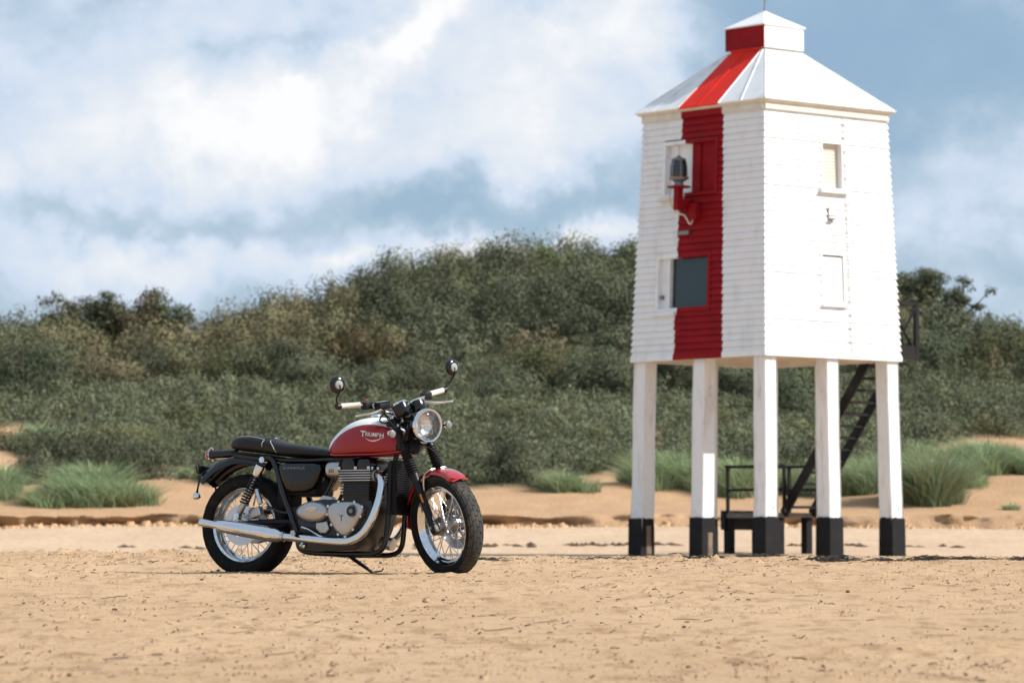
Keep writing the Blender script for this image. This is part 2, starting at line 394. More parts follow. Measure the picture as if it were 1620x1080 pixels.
def text_geo(body, size, bold=0.0):
    cu = bpy.data.curves.new('t', 'FONT'); cu.body = body; cu.size = size; cu.resolution_u = 3; cu.offset = size * bold
    o = bpy.data.objects.new('t', cu); col.objects.link(o)
    dg = bpy.context.evaluated_depsgraph_get(); me = bpy.data.meshes.new_from_object(o.evaluated_get(dg))
    vs_ = [tuple(v.co) for v in me.vertices]; fs = [tuple(p.vertices) for p in me.polygons]
    bpy.data.objects.remove(o); bpy.data.curves.remove(cu); bpy.data.meshes.remove(me)
    return vs_, fs
def raw_mesh(name, verts, faces_n, idx, material, colors=None, parent=None, smooth=False):
    # verts (n,3) array; idx (m,faces_n)
    me = bpy.data.meshes.new(name)
    me.vertices.add(len(verts)); me.vertices.foreach_set('co', np.asarray(verts, np.float32).ravel())
    m = len(idx); me.loops.add(m * faces_n); me.loops.foreach_set('vertex_index', np.asarray(idx, np.int32).ravel())
    me.polygons.add(m); me.polygons.foreach_set('loop_start', np.arange(m, dtype=np.int32) * faces_n)
    me.polygons.foreach_set('loop_total', np.full(m, faces_n, np.int32))
    if smooth: me.polygons.foreach_set('use_smooth', np.ones(m, bool))
    if colors is not None:
        a = me.attributes.new('leafcol', 'FLOAT_COLOR', 'POINT'); a.data.foreach_set('color', np.asarray(colors, np.float32).ravel())
    me.update(); me.validate()
    me.materials.append(M[material])
    o = bpy.data.objects.new(name, me); link(o, parent); return o
def vnoise(x, y, seed=0):
    xi = np.floor(x).astype(np.int64); yi = np.floor(y).astype(np.int64); fx = x - xi; fy = y - yi
    fx = fx * fx * (3 - 2 * fx); fy = fy * fy * (3 - 2 * fy)
    def h(a, b):
        n = (a * 374761393 + b * 668265263 + seed * 974634777) & 0xffffffff
        n = ((n ^ (n >> 13)) * 1274126177) & 0xffffffff
        return ((n ^ (n >> 16)) & 0xffffff) / float(0xffffff)
    return (h(xi, yi) * (1 - fx) + h(xi + 1, yi) * fx) * (1 - fy) + (h(xi, yi + 1) * (1 - fx) + h(xi + 1, yi + 1) * fx) * fy
def fbm(x, y, seed=0, o=4):
    s = 0; a = .5
    for k in range(o): s = s + a * vnoise(x * 2 ** k, y * 2 ** k, seed + k * 17); a *= .5
    return s

# ------------------------------------------------------------------ ground
GP = [(-400, -3.0), (-60, -1.0), (0, -.56), (8, -.40), (12, -.285), (18, -.14), (22.3, -.012), (24.8, .0), (26, .055), (27.4, .108), (28.2, .112),
      (29.6, .05), (33, -.12), (45, -.25), (65, -.1), (77, .06), (83, .17), (90, .42), (97, .86), (100, .95), (130, 1.0), (3000, 1.0)]
GY = np.array([p[0] for p in GP], float); GZ = np.array([p[1] for p in GP], float)
_fy = np.linspace(-60, 130, 7601); _fz = np.interp(_fy, GY, GZ); _k = np.hanning(61); _k /= _k.sum()
_fz2 = np.convolve(np.pad(_fz, 30, 'edge'), _k, 'valid')
def beach_z(X, Y):
    X = np.asarray(X, float); Y = np.asarray(Y, float)
    z = np.where((Y > -60) & (Y < 130), np.interp(Y, _fy, _fz2), np.interp(Y, GY, GZ))
    far = np.clip((Y - 30) / 10, 0, 1)
    return z + far * (fbm(X * .12, Y * .25, 5, 3) - .45) * .10
BX, BY = -1.66, 24.15            # rear tyre contact
TH = R(29)
CONTACTS = [(BX, BY), (BX + 1.5 * math.cos(TH), BY - 1.5 * math.sin(TH))]
def near_z(X, Y):
    n = beach_z(X, Y)
    wob = (fbm(X * .5, Y * .8, 21, 3) - .45) * .045 * np.clip((Y - 25) / 2, 0, 1)          # ragged crest line
    r = (fbm(X * .9, Y * 1.6, 1, 3) - .45) * .022 + (fbm(X * 3, Y * 9, 2, 3) - .45) * .026
    f = fbm(X * 13, Y * 16, 3, 3)
    lump = np.clip(f - .53, 0, 1) * .17 * np.clip(fbm(X * .7, Y * 1.1, 9, 2) * 2.2 - .55, 0.1, 1.3)
    crest = np.clip(1 - np.abs(Y - 27.4) / 1.6, 0, 1)
    lump = lump * (1 + 1.6 * crest)
    foot = np.clip(vnoise(X * 2.2, Y * 2.6, 33) - .72, 0, 1) * -.05
    z = n + wob + r + lump + foot
    calm = np.zeros_like(n)
    for (cx, cy) in CONTACTS:
        d = np.sqrt((X - cx) ** 2 + (Y - cy) ** 2)
        calm = np.maximum(calm, np.exp(-(d / .35) ** 2))
        z = z + .022 * np.exp(-((d - .19) / .07) ** 2) * (0.4 + vnoise(X * 9, Y * 9, 41))
    return z * (1 - calm * .7) + calm * .7 * n

def grid(name, xs, ys, zf, material, xoff=None):
    X, Y = np.meshgrid(xs, ys); Z = zf(X, Y)
    nx, ny = len(xs), len(ys)
    i = np.arange(nx - 1)[None, :] + np.arange(ny - 1)[:, None] * nx
    idx = np.stack([i, i + 1, i + nx + 1, i + nx], -1).reshape(-1, 4)
    return raw_mesh(name, np.stack([X, Y, Z], -1).reshape(-1, 3), 4, idx, material, smooth=True)
xs = np.arange(-6.2, 6.21, .042); ys = np.arange(9.5, 30.4, .027)
def nz_(X, Y):
    e = np.clip(np.minimum(np.minimum(6.2 - np.abs(X), Y - 9.5), 30.4 - Y) / .5, 0, 1); e = e * e * (3 - 2 * e)
    b = beach_z(X, Y)
    return b + (near_z(X, Y) - b) * e + .012 * e - .002
tag(grid('foreground_sand', xs, ys, nz_, 'sand'), kind='structure')
def nonuni(a, b, fine_a, fine_b, df, grow=1.18):
    v = list(np.arange(fine_a, fine_b + df / 2, df)); s = df; x = fine_a
    lo = []
    while x > a: s *= grow; x -= s; lo.append(x)
    s = df; x = fine_b; hi = []
    while x < b: s *= grow; x += s; hi.append(x)
    return np.array(lo[::-1] + v + hi)
xs = nonuni(-1500, 1500, -45, 45, .7); ys = nonuni(-400, 3000, -10, 105, .5)
def bz(X, Y):
    z = beach_z(X, Y)
    hole = (np.abs(X) < 5.9) & (Y > 9.9) & (Y < 30.0)
    return np.where(hole, z - .12, z)
tag(grid('beach_sand', xs, ys, bz, 'dry_sand'), kind='structure')

# dune hill behind the beach: wave-cut scarp, bare sand, then scrub-covered slope
SKX = [-400, 0, 60, 110, 160, 200, 230, 270, 310, 340, 370, 400, 450, 500, 560, 620, 700, 760, 820, 880, 940, 1000, 1100, 1250, 1400, 1440, 1480, 1520, 1560, 1620, 2000]
SKY = [525, 514, 507, 498, 497, 500, 512, 520, 532, 524, 506, 492, 470, 454, 428, 408, 397, 387, 378, 369, 365, 368, 378, 402, 450, 462, 478, 505, 520, 517, 510]
def ridge_top(X): # z of the canopy line at Y=165
    px = 810 + X * 6075 / 165
    return .11 + (880 - np.interp(px, SKX, SKY)) * 165 / 6075
DP = np.array([(97.5, 1.14), (100, 1.45), (103, 1.98), (107, 2.55), (112, 3.2), (118, 4.15), (125, 5.3)])
def dune_z(X, Y):
    X = np.asarray(X, float); Y = np.asarray(Y, float)
    a = np.interp(Y, DP[:, 0], DP[:, 1])
    rz = ridge_top(X) - 1.9
    t = np.clip((Y - 125) / 42, 0, 1); s = t * (1.45 - .45 * t)
    b = 5.3 + (rz - 5.3) * s - np.clip((Y - 172) / 60, 0, 1) * 4
    z = np.where(Y <= 125, a, b)
    fade = np.clip((Y - 99) / 4, 0, 1)
    return z + fade * (fbm(X * .16, Y * .2, 71, 3) - .44) * 1.3 + (fbm(X * 1.1, Y * 1.3, 77, 3) - .44) * .10
def scarp_y(X): return 97.3 + (fbm(X * .22, X * 0 + 3.3, 51, 3) - .44) * 2.6 + (fbm(X * 1.6, X * 0 + 1.1, 55, 3) - .44) * .5
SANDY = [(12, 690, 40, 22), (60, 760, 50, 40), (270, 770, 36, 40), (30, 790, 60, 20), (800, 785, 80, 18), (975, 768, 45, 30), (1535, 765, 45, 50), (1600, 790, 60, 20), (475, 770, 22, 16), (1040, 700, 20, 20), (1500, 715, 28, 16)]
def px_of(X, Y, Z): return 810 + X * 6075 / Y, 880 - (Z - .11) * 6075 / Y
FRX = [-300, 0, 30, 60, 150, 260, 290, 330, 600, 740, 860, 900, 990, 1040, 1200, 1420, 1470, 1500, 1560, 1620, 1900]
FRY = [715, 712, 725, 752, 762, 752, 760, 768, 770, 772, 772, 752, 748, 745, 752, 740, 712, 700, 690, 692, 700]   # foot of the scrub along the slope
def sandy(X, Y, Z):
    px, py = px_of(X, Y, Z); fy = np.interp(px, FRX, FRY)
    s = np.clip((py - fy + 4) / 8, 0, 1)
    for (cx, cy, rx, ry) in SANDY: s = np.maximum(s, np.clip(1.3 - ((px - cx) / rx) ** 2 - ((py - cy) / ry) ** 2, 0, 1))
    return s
def build_dune():
    xs = np.concatenate([np.linspace(-200, -36, 60, endpoint=False), np.arange(-36, 36, .12), np.linspace(36, 200, 60)])
    offs = np.concatenate([np.arange(0, 12, .22), np.arange(12, 90, .9), np.linspace(90, 260, 20)])
    rows = []
    sy = scarp_y(xs)
    zt = dune_z(xs, sy); zb = beach_z(xs, sy) - .25
    rough = np.clip(fbm(xs * .45, xs * 0 + 8, 61, 4) * 3.2 - .85, .08, 1)         # how steep the cut is along the shore
    fac = [(0, 0.0), (.18, .10), (.34, .2), (.5, .24), (.66, .22), (.8, .12), (.92, .03), (1.0, 0.0)]
    for k, (t, under) in enumerate(fac):
        w = (vnoise(xs * 3.1, xs * 0 + k * 1.7, 63) - .5) * .22 + (vnoise(xs * 7.7, xs * 0 + k * .9, 64) - .5) * .16
        run = (1 - t) * -(1 - rough) * 1.1
        rows.append(np.stack([xs, sy + run + under * rough * 1.3 + w, zb + (zt - zb) * t + (vnoise(xs * 2.3, xs * 0 + k * 2.9, 66) - .5) * .06], -1))
    for o in offs[1:]:
        Y = sy * np.exp(-o / 20) + 97.3 * (1 - np.exp(-o / 20)) + o
        rows.append(np.stack([xs, Y, dune_z(xs, Y)], -1))
    V = np.stack(rows); ny, nx = V.shape[:2]
    i = np.arange(nx - 1)[None, :] + np.arange(ny - 1)[:, None] * nx
    idx = np.stack([i, i + 1, i + nx + 1, i + nx], -1).reshape(-1, 4)
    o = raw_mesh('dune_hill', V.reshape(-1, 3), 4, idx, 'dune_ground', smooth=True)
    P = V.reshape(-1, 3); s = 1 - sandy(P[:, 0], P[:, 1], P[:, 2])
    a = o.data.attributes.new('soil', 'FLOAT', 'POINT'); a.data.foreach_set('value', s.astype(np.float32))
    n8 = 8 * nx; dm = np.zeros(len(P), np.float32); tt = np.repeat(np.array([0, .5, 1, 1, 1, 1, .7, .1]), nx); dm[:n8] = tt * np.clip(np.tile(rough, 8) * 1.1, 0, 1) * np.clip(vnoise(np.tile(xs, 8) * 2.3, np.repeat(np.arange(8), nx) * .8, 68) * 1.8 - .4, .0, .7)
    a = o.data.attributes.new('damp_shade', 'FLOAT', 'POINT'); a.data.foreach_set('value', dm)  # darkest mid-face: shade under the lip painted in along with damp sand
    tag(o, kind='structure')
build_dune()

# ------------------------------------------------------------------ vegetation
def unit(v): return v / np.maximum(np.linalg.norm(v, axis=-1, keepdims=True), 1e-9)
def foliage(name, B, nleaf, L, W, up=.5, sub=14, shoots=0, cvar=.25, parent=None, material='leaf', subr=.42, low=-.25, flat=1.0):
    """B: array of bushes (x,y,z,rx,rz,r,g,b); nleaf leaves each; lens-shaped leaves"""
    B = np.asarray(B, float); nb = len(B); K = sub
    sd_ = unit(rng.normal(size=(nb, K, 3))); sd_[..., 2] = np.abs(sd_[..., 2]) * 1.1 + low * rng.random((nb, K)); sd_ = unit(sd_)
    srad = rng.uniform(.55, .85, (nb, K, 1))
    sbr = rng.uniform(.75, 1.22, (nb, K))
    cnt = np.maximum((nleaf * (B[:, 3] ** 2) / np.mean(B[:, 3] ** 2)).astype(int), 20)
    bi = np.repeat(np.arange(nb), cnt); n = len(bi)
    si = rng.integers(0, K, n)
    d = unit(rng.normal(size=(n, 3)))
    rad = rng.random((n, 1)) ** .45
    core = rng.random((n, 1)) < .12
    loc = sd_[bi, si] * srad[bi, si] * np.where(core, .4, 1) + d * rad * subr * np.where(core, 1.5, 1)
    out = unit(loc + 1e-6); dsub = d.copy()
    tint = sbr[bi, si]
    if shoots:
        k = int(n * shoots); pick = rng.integers(0, n, k)
        # sprays standing out of the crown
        gsz = 9; g = np.arange(k) // gsz; base = pick[g * gsz % k]
        ln = rng.uniform(.06, .30, k)[g] * (np.arange(k) % gsz) / gsz
        dirs = unit(out[base] * .6 + np.array([.15, 0, .9]) + rng.normal(size=(k, 3))[g] * .3)
        locs = loc[base] * 1.0 + dirs * ln[:, None] + rng.normal(size=(k, 3)) * .025
        loc = np.concatenate([loc, locs]); bi = np.concatenate([bi, bi[base]]); out = np.concatenate([out, dirs]); dsub = np.concatenate([dsub, dsub[base]]); tint = np.concatenate([tint, tint[base] * 1.12]); n = len(bi)
    P = np.stack([B[bi, 0] + loc[:, 0] * B[bi, 3], B[bi, 1] + loc[:, 1] * B[bi, 3] * flat, B[bi, 2] + loc[:, 2] * B[bi, 4]], -1)
    nrm = unit(unit(dsub) * .9 + out * .5 + rng.normal(size=(n, 3)) * .3)
    ax = np.array([0, 0, up]) + rng.normal(size=(n, 3)) * .6; ax = unit(ax - nrm * np.sum(ax * nrm, -1, keepdims=True))
    wd = np.cross(nrm, ax)
    ls = (L * rng.uniform(.6, 1.4, n))[:, None]; ws = (W * rng.uniform(.6, 1.4, n))[:, None]
    V = np.stack([P - ax * ls * .5 - wd * ws * .5, P - ax * ls * .5 + wd * ws * .5, P + ax * ls * .5], 1).reshape(-1, 3)
    idx = np.arange(n * 3).reshape(-1, 3)
    br = tint * rng.uniform(1 - cvar, 1 + cvar, n)
    C = B[bi, 5:8] * br[:, None] * (1 + rng.normal(size=(n, 3)) * .05)
    C = np.concatenate([np.clip(C, .004, 1), np.ones((n, 1))], 1)
    return raw_mesh(name, V, 3, idx, material, np.repeat(C, 3, 0), parent)
GREYG = np.array([.122, .134, .082]); OLIVE = np.array([.138, .142, .070]); BROWN = np.array([.165, .138, .082]); GREEN = np.array([.115, .155, .062]); DARK = np.array([.085, .10, .060])
ORANGE = np.array([.185, .125, .055])
def jitter_poisson(n, fx, mind, tries=12):
    pts = []
    cell = {}
    for _ in range(n * tries):
        p = fx()
        if p is None: continue
        k = (int(p[0] // mind), int(p[1] // mind)); ok = True
        for a in (-1, 0, 1):
            for b in (-1, 0, 1):
                for q in cell.get((k[0] + a, k[1] + b), ()):
                    if (q[0] - p[0]) ** 2 + (q[1] - p[1]) ** 2 < mind * mind: ok = False
        if ok: cell.setdefault(k, []).append(p); pts.append(p)
        if len(pts) >= n: break
    return pts
rr = random.Random(5)
# low sea-buckthorn sheet on the lower slope
def pa():
    Y = rr.uniform(102.5, 130); w = 810 * Y / 6075 + 7; X = rr.uniform(-w, w)
    z = float(dune_z(X, Y)); return None if float(sandy(X, Y, z)) > .35 else (X, Y, z)
pts = jitter_poisson(2400, pa, .74)
B = []
for (X, Y, z) in pts:
    r = rr.choice((.5, .6, .75, .95)) * rr.uniform(.9, 1.15); h = r * rr.uniform(.55, .8)
    pv = float(fbm(np.array(X * .16), np.array(Y * .2), 93, 3)); c = (GREYG * .95 + OLIVE * .12) * rr.uniform(.88, 1.15) * (.72 + pv * .95)
    if rr.random() < .12: c = OLIVE * rr.uniform(.9, 1.2)
    B.append((X, Y, z + .05, r, h, *c))
for k in range(75):      # bigger bushes along the seaward edge of the scrub
    px = rr.uniform(-60, 1700); fy = float(np.interp(px, FRX, FRY)) - rr.uniform(2, 14)
    for Y in np.arange(100, 120, .2):
        X = (px - 810) * Y / 6075; z = float(dune_z(X, Y))
        if 880 - (z - .11) * 6075 / Y < fy: break
    if float(sandy(X, Y, z)) > .6: continue
    r = rr.uniform(.7, 1.2); B.append((X, Y + .3, z, r, r * rr.uniform(.7, .95), *(GREYG * rr.uniform(.72, .95))))
o = foliage('sea_buckthorn_cover', B, 290, .105, .042, up=.9, sub=8, shoots=.10, cvar=.16, subr=.46)
tag(o, 'low grey-green buckthorn scrub covering the lower dune slope as one mass', 'scrub', kind='stuff')
# taller wood on the upper slope that reads as one mass
def pc():
    Y = rr.uniform(130, 174); w = 810 * Y / 6075 + 11; X = rr.uniform(-w, w)
    return (X, Y, float(dune_z(X, Y)))
pts = jitter_poisson(680, pc, 1.75)
B = []
for (X, Y, z) in pts:
    px = 810 + X * 6075 / Y
    r = rr.choice((.9, 1.15, 1.4, 1.8)) * rr.uniform(.9, 1.1); h = min(1.75, r * rr.uniform(.85, 1.15)) * (.8 + .2 * min(1, (Y - 130) / 18))
    t = rr.random(); v = float(fbm(np.array(X * .09), np.array(Y * .12), 91, 3))
    c = OLIVE * .62 + GREYG * .3
    if px < 620 and v > .42: c = BROWN * .62 + OLIVE * .35
    if v < .38: c = GREYG * .85
    if px > 820 and Y > 152 and t < .5: c = GREEN * .65 + OLIVE * .35
    if t > .93: c = BROWN
    c = c * rr.uniform(.78, 1.36)
    if px > 1430: h *= .8
    B.append((X, Y, z + .3, r, h + .3, *c))
o = foliage('upper_scrub_wood', B, 1350, .15, .062, up=.5, sub=11, shoots=.08, cvar=.18, subr=.42)
tag(o, 'olive and brown scrub wood covering the upper dune hill as one mass', 'scrub wood', kind='stuff')

def sq(px, Y): return (px - 810) * Y / 6075
def shrub(name, px, Y, r, h, c, label, cat='shrub', group=None, nleaf=5200, L=.12, W=.045, up=.7, low=.0, seed=0, shoots=.2):
    X = sq(px, Y); z = float(dune_z(X, Y)) if Y > 98 else float(beach_z(X, Y))
    e = empty(name, (X, Y, z))
    tag(e, label, cat, group)
    o = foliage('foliage', [(0, 0, .1, r, h, *c)], nleaf, L, W, up=up, sub=18, shoots=shoots, cvar=.17, parent=e, subr=.42, low=low)
    b = MB(); q = random.Random(seed + int(px))
    for k in range(6):
        a = q.uniform(0, 6.28); d = q.uniform(.3, .7) * r
        b.tube([(0.05 * math.cos(a), .05 * math.sin(a), -.15), (d * .4 * math.cos(a), d * .4 * math.sin(a), h * .35), (d * math.cos(a), d * math.sin(a), h * .8)], [.05, .03, .012], 5, 3)
    b.build('stem', 'bark', e)
    return e
G1 = 'rounded shrubs along the middle of the slope'
for (px, Y, r, h, c, lab) in [
    (35, 128.5, 2.58, 2.36, DARK * 1.1, 'dark rounded shrub at the left edge of the picture, halfway up the slope'),
    (150, 129.5, 2.24, 1.77, BROWN * .8, 'brownish rounded shrub on the mid slope, left of the motorcycle'),
    (262, 130.5, 2.13, 2.01, GREYG, 'grey-green rounded shrub above and left of the motorcycle tail light'),
    (350, 128.5, 2.24, 1.89, OLIVE * .8, 'olive rounded shrub on the mid slope directly above the motorcycle tail'),
    (455, 129.5, 2.13, 1.77, GREYG * .95, 'grey-green rounded shrub on the mid slope above the motorcycle seat'),
    (568, 132.5, 1.12, 1.53, ORANGE * .8, 'orange-tinged shrub just above the left handlebar mirror'),
    (640, 128.5, 2.02, 1.89, GREYG * .9, 'dark grey-green shrub between the two handlebar mirrors'),
    (775, 128.5, 2.24, 2.01, GREYG * 1.05, 'rounded shrub right beside the higher handlebar mirror'),
    (868, 129.5, 2.02, 1.77, OLIVE * .85, 'olive rounded shrub midway between motorcycle mirror and lighthouse'),
    (945, 128.5, 1.90, 1.77, GREYG, 'rounded shrub just left of the lighthouse outermost left leg'),
    (1060, 127.5, 1.79, 1.77, GREYG * .9, 'shrub seen between the two left lighthouse legs'),
    (1165, 128.5, 1.79, 1.53, GREYG * 1.05, 'shrub seen between the second and third lighthouse legs'),
    (1265, 128.5, 1.68, 1.65, DARK * 1.3, 'dark shrub seen under the lighthouse behind the top of the stairs'),
    (1480, 128.5, 2.24, 1.89, DARK * 1.25, 'dark rounded shrub right of the lighthouse landing'),
    (1590, 129.5, 2.35, 2.01, OLIVE * .75, 'olive rounded shrub at the right edge of the picture'),
]:
    shrub('rounded_shrub', px, Y + ((int(px) * 7) % 11 - 6) * .9, r, h * .72, c * 1.0, lab, 'shrub', G1, shoots=.08, nleaf=6500)
shrub('buckthorn_bush', 138, 106.0, 2.15, 1.75, GREYG * .72, 'large dark buckthorn bush above the grass tussock at the left, near the sand', 'bush', None, 9000, .11, .036, 1.0)
shrub('buckthorn_bush', 225, 103.6, 1.2, 1.05, GREYG * .85, 'small rounded buckthorn bush at the sand edge, left of the motorcycle tail', 'bush', None, 4000, .11, .036, 1.0)
shrub('buckthorn_bush', 58, 104.2, 1.0, .95, GREYG * .9, 'small rounded bush at the sand edge near the left side of the picture', 'bush', None, 3200, .11, .036, 1.0)
shrub('buckthorn_bush', 800, 104.2, 1.25, 1.2, GREYG * .78, 'dark buckthorn bush at the sand edge right of the front wheel', 'bush', None, 5000, .11, .036, 1.0)

# trees on the ridge
def tree(name, px, Y, top, r, c, label, lean=.2, nleaf=1400, sparse=1.0, group='trees on the ridge'):
    X = sq(px, Y); z = float(dune_z(X, Y)); h = max(2.2, top - z)
    e = empty(name, (X, Y, z)); tag(e, label, 'tree', group)
    q = random.Random(int(px) * 3 + 1); b = MB(); ends = []
    top = Vector((lean * h, 0, h * .8))
    tr = catmull([(0, 0, -.3), (lean * h * .2, q.uniform(-.1, .1), h * .3), (lean * h * .55, q.uniform(-.2, .2), h * .58), top], 4)
    b.tube(tr, [.13, .10, .07, .03], 7)
    for k in range(9):
        p0 = tr[int(len(tr) * q.uniform(.35, .95)) - 1]; a = q.uniform(0, 6.28)
        dr = Vector((math.cos(a) + lean * .8, math.sin(a), q.uniform(.35, .9))); ln = r * q.uniform(.6, 1.0)
        p1 = p0 + dr * ln * .5; p2 = p0 + dr * ln * .95 + Vector((0, 0, .15 * ln))
        b.tube([p0, p1, p2], [.05, .03, .012], 5, 3); ends += [p1, p2, p2]
        for j in range(2):
            d2 = Vector((q.uniform(-1, 1), q.uniform(-1, 1), q.uniform(.1, .9))); b.tube([p1, p1 + d2 * ln * .45], [.02, .008], 4); ends.append(p1 + d2 * ln * .45)
    b.build('trunk', 'bark', e)
    B = [(p.x, p.y, p.z - .1, r * q.uniform(.28, .42) * sparse, r * q.uniform(.2, .34) * sparse, *(c * q.uniform(.8, 1.2))) for p in ends]
    foliage('crown', B, int(nleaf / len(ends) * 4), .13, .05, up=.4, sub=6, shoots=.3, parent=e, subr=.6)
    return e
tree('windswept_tree', 118, 160, 10.45, 1.5, GREYG * .85, 'tallest windswept tree on the left ridge', .25)
tree('windswept_tree', 165, 161, 10.4, 1.6, BROWN * .8, 'brown-leaved windswept tree beside the tallest one on the left ridge', .3)
tree('windswept_tree', 70, 160, 10.0, 1.5, OLIVE * .8, 'lower windswept tree nearest the left end of the ridge', .3)
tree('umbrella_tree', 268, 163, 9.95, 1.6, DARK * 1.3, 'dark flat-topped tree in the dip of the ridge', .05, 2400, 1.15)
tree('bare_sapling', 335, 164, 10.1, 1.0, GREYG * .9, 'thin see-through sapling where the ridge starts rising to the right', .1, 380, .7)
tree('sparse_tree', 1448, 150, 10.5, 1.6, GREYG * 1.0, 'tall sparse tree just right of the lighthouse wall', .1, 1700, .9)
tree('sparse_tree', 1505, 152, 9.5, 1.3, GREYG * 1.05, 'thin lower tree sloping down to the right of the lighthouse', .3, 800, .7)

# marram grass tussocks
def grass(name, px, Y, rx, ry, h, n, c, label, seed, dz=0.0, group='marram tussocks at the dune foot'):
    X = sq(px, Y); z0 = float(dune_z(X, Y)) + dz
    g = np.random.default_rng(seed); n = int(n * 1.15)
    a = g.uniform(0, 2 * math.pi, n); q = np.sqrt(g.random(n)) * g.uniform(.8, 1.1, n)
    lump = .75 + .5 * fbm(np.cos(a) * 2 + 3, np.sin(a) * 2 + 7, seed, 3)
    lob = g.integers(0, 9, n); lx, ly = g.uniform(-.62, .62, 9), g.uniform(-.62, .62, 9); lh_ = g.uniform(.75, 1.15, 9) * (1.3 - .65 * np.hypot(lx, ly)); lr = g.uniform(.28, .5, 9)
    bx = (lx[lob] + np.cos(a) * q * lr[lob]) * rx * lump; by = (ly[lob] + np.sin(a) * q * lr[lob]) * ry * lump
    bz_ = dune_z(X + bx, Y + by) - z0 - .05
    hh = h * g.uniform(.45, 1.1, n) * (1.1 - .5 * q ** 2) * lh_[lob]
    dx = np.cos(a) * q * .6 + g.normal(size=n) * .55 - .22; dy = np.sin(a) * q * .3 + g.normal(size=n) * .25
    w = g.uniform(.006, .013, n); th = g.uniform(0, math.pi, n); wx, wy = np.cos(th) * w, np.sin(th) * w
    rows = []
    for t, wk in ((0, 1), (.5, .8), (.85, .45), (1.0, .05)):
        cx = bx + dx * hh * t ** 1.8; cy = by + dy * hh * t ** 1.8; cz = bz_ + hh * (t - .22 * t ** 3)
        rows += [np.stack([cx - wx * wk, cy - wy * wk, cz], -1), np.stack([cx + wx * wk, cy + wy * wk, cz], -1)]
    V = np.stack(rows, 1).reshape(-1, 3)
    b = np.arange(n)[:, None] * 8
    idx = np.concatenate([b + np.array([[0, 1, 3, 2]]), b + np.array([[2, 3, 5, 4]]), b + np.array([[4, 5, 7, 6]])])
    C = np.asarray(c)[None, :] * g.uniform(.6, 1.4, (n, 1)) * (1 + g.normal(size=(n, 3)) * .06)
    dry = g.random(n) < .2; C[dry] = np.array([.30, .25, .12]) * g.uniform(.7, 1.2, (dry.sum(), 1))
    C = np.concatenate([np.clip(C, .01, 1), np.ones((n, 1))], 1)
    o = raw_mesh(name, V, 4, idx, 'grass_blade', np.repeat(C, 8, 0)); o.location = (X, Y, z0)
    tag(o, label, 'grass', group); return o
BLUEG = np.array([.33, .43, .25]); LIGHTG = np.array([.34, .35, .18])
for i, (px, Y, rx, ry, h, n, c, lab) in enumerate([
    (156, 100.4, 1.75, 1.2, 1.0, 9500, BLUEG, 'wide blue-green grass tussock under the dark bush at the left'),
    (2, 101.2, .65, 1.0, .95, 2600, BLUEG, 'blue-green grass tussock cut off by the left edge'),
    (306, 103.6, .45, .6, .55, 1300, BLUEG, 'small grass tuft just left of the motorcycle tail'),
    (905, 101.6, .85, .65, .75, 2400, BLUEG * .95, 'compact grass tuft on the bare sand left of the lighthouse legs'),
    (1012, 104, .5, .6, .75, 1500, BLUEG, 'grass tuft behind the outermost left lighthouse leg'),
    (1065, 103.0, 1.25, 1.1, 1.25, 5000, BLUEG, 'tall green grass between the two left lighthouse legs'),
    (1160, 102.8, 1.2, 1.1, 1.1, 4600, BLUEG, 'green grass between second leg and front leg of the lighthouse'),
    (1385, 102.0, 1.1, 1.0, 1.15, 4200, BLUEG * .95, 'green grass between the two right lighthouse legs'),
    (1468, 99.8, .95, .9, 1.55, 5200, BLUEG * .75, 'tall dark mounded grass clump right of the lighthouse, reaching the beach'),
    (1580, 104.2, 1.8, 1.4, 1.0, 6500, BLUEG, 'broad green grass bank at the right edge of the picture'),
    (1600, 98.9, .22, .2, .3, 350, BLUEG, 'tiny grass tuft on the sand below the right grass bank'),
    (1525, 102.6, .9, .9, .8, 2800, BLUEG * .95, 'grass tuft joining the tall mounded clump to the right grass bank'),
    (1252, 103.0, .9, .9, .9, 2600, BLUEG * .95, 'grass behind the foot of the stairs'),
    (205, 113.2, 1.5, 1.4, .9, 3000, LIGHTG, 'pale yellow-green grass patch above the dark bush at the left'),
    (70, 114.5, 1.4, 1.0, .7, 1500, BLUEG * 1.1, 'pale green grass patch on the slope at far left'),
    (1430, 107.5, 1.0, .9, .8, 2200, BLUEG, 'grass patch behind the outermost right lighthouse leg'),
]):
    grass('marram_grass', px, Y, rx, ry, h, n, c, lab, 100 + i)

# ------------------------------------------------------------------ lighthouse
LB = R(40.9)
lh = empty('lighthouse', (5.28, 79.75, 0), (0, 0, LB))
tag(lh, 'white timber lighthouse on tall legs with a red vertical stripe', 'lighthouse')
Z0, Z1 = 4.22, 9.26
def hs(z): return 1.95 + (1.76 - 1.95) * (z - 4.22) / (9.3 - 4.22)
ROT = {'R': Matrix.Identity(3), 'L': Matrix.Rotation(R(-90), 3, 'Z'), 'B': Matrix.Rotation(R(180), 3, 'Z'), 'E': Matrix.Rotation(R(90), 3, 'Z')}
# face frame: u along the face, outwards distance d, height z.  R face: (u,-d,z)
def fp(face, u, d, z):
    p = ROT[face] @ Vector((u, -d, z)); return p
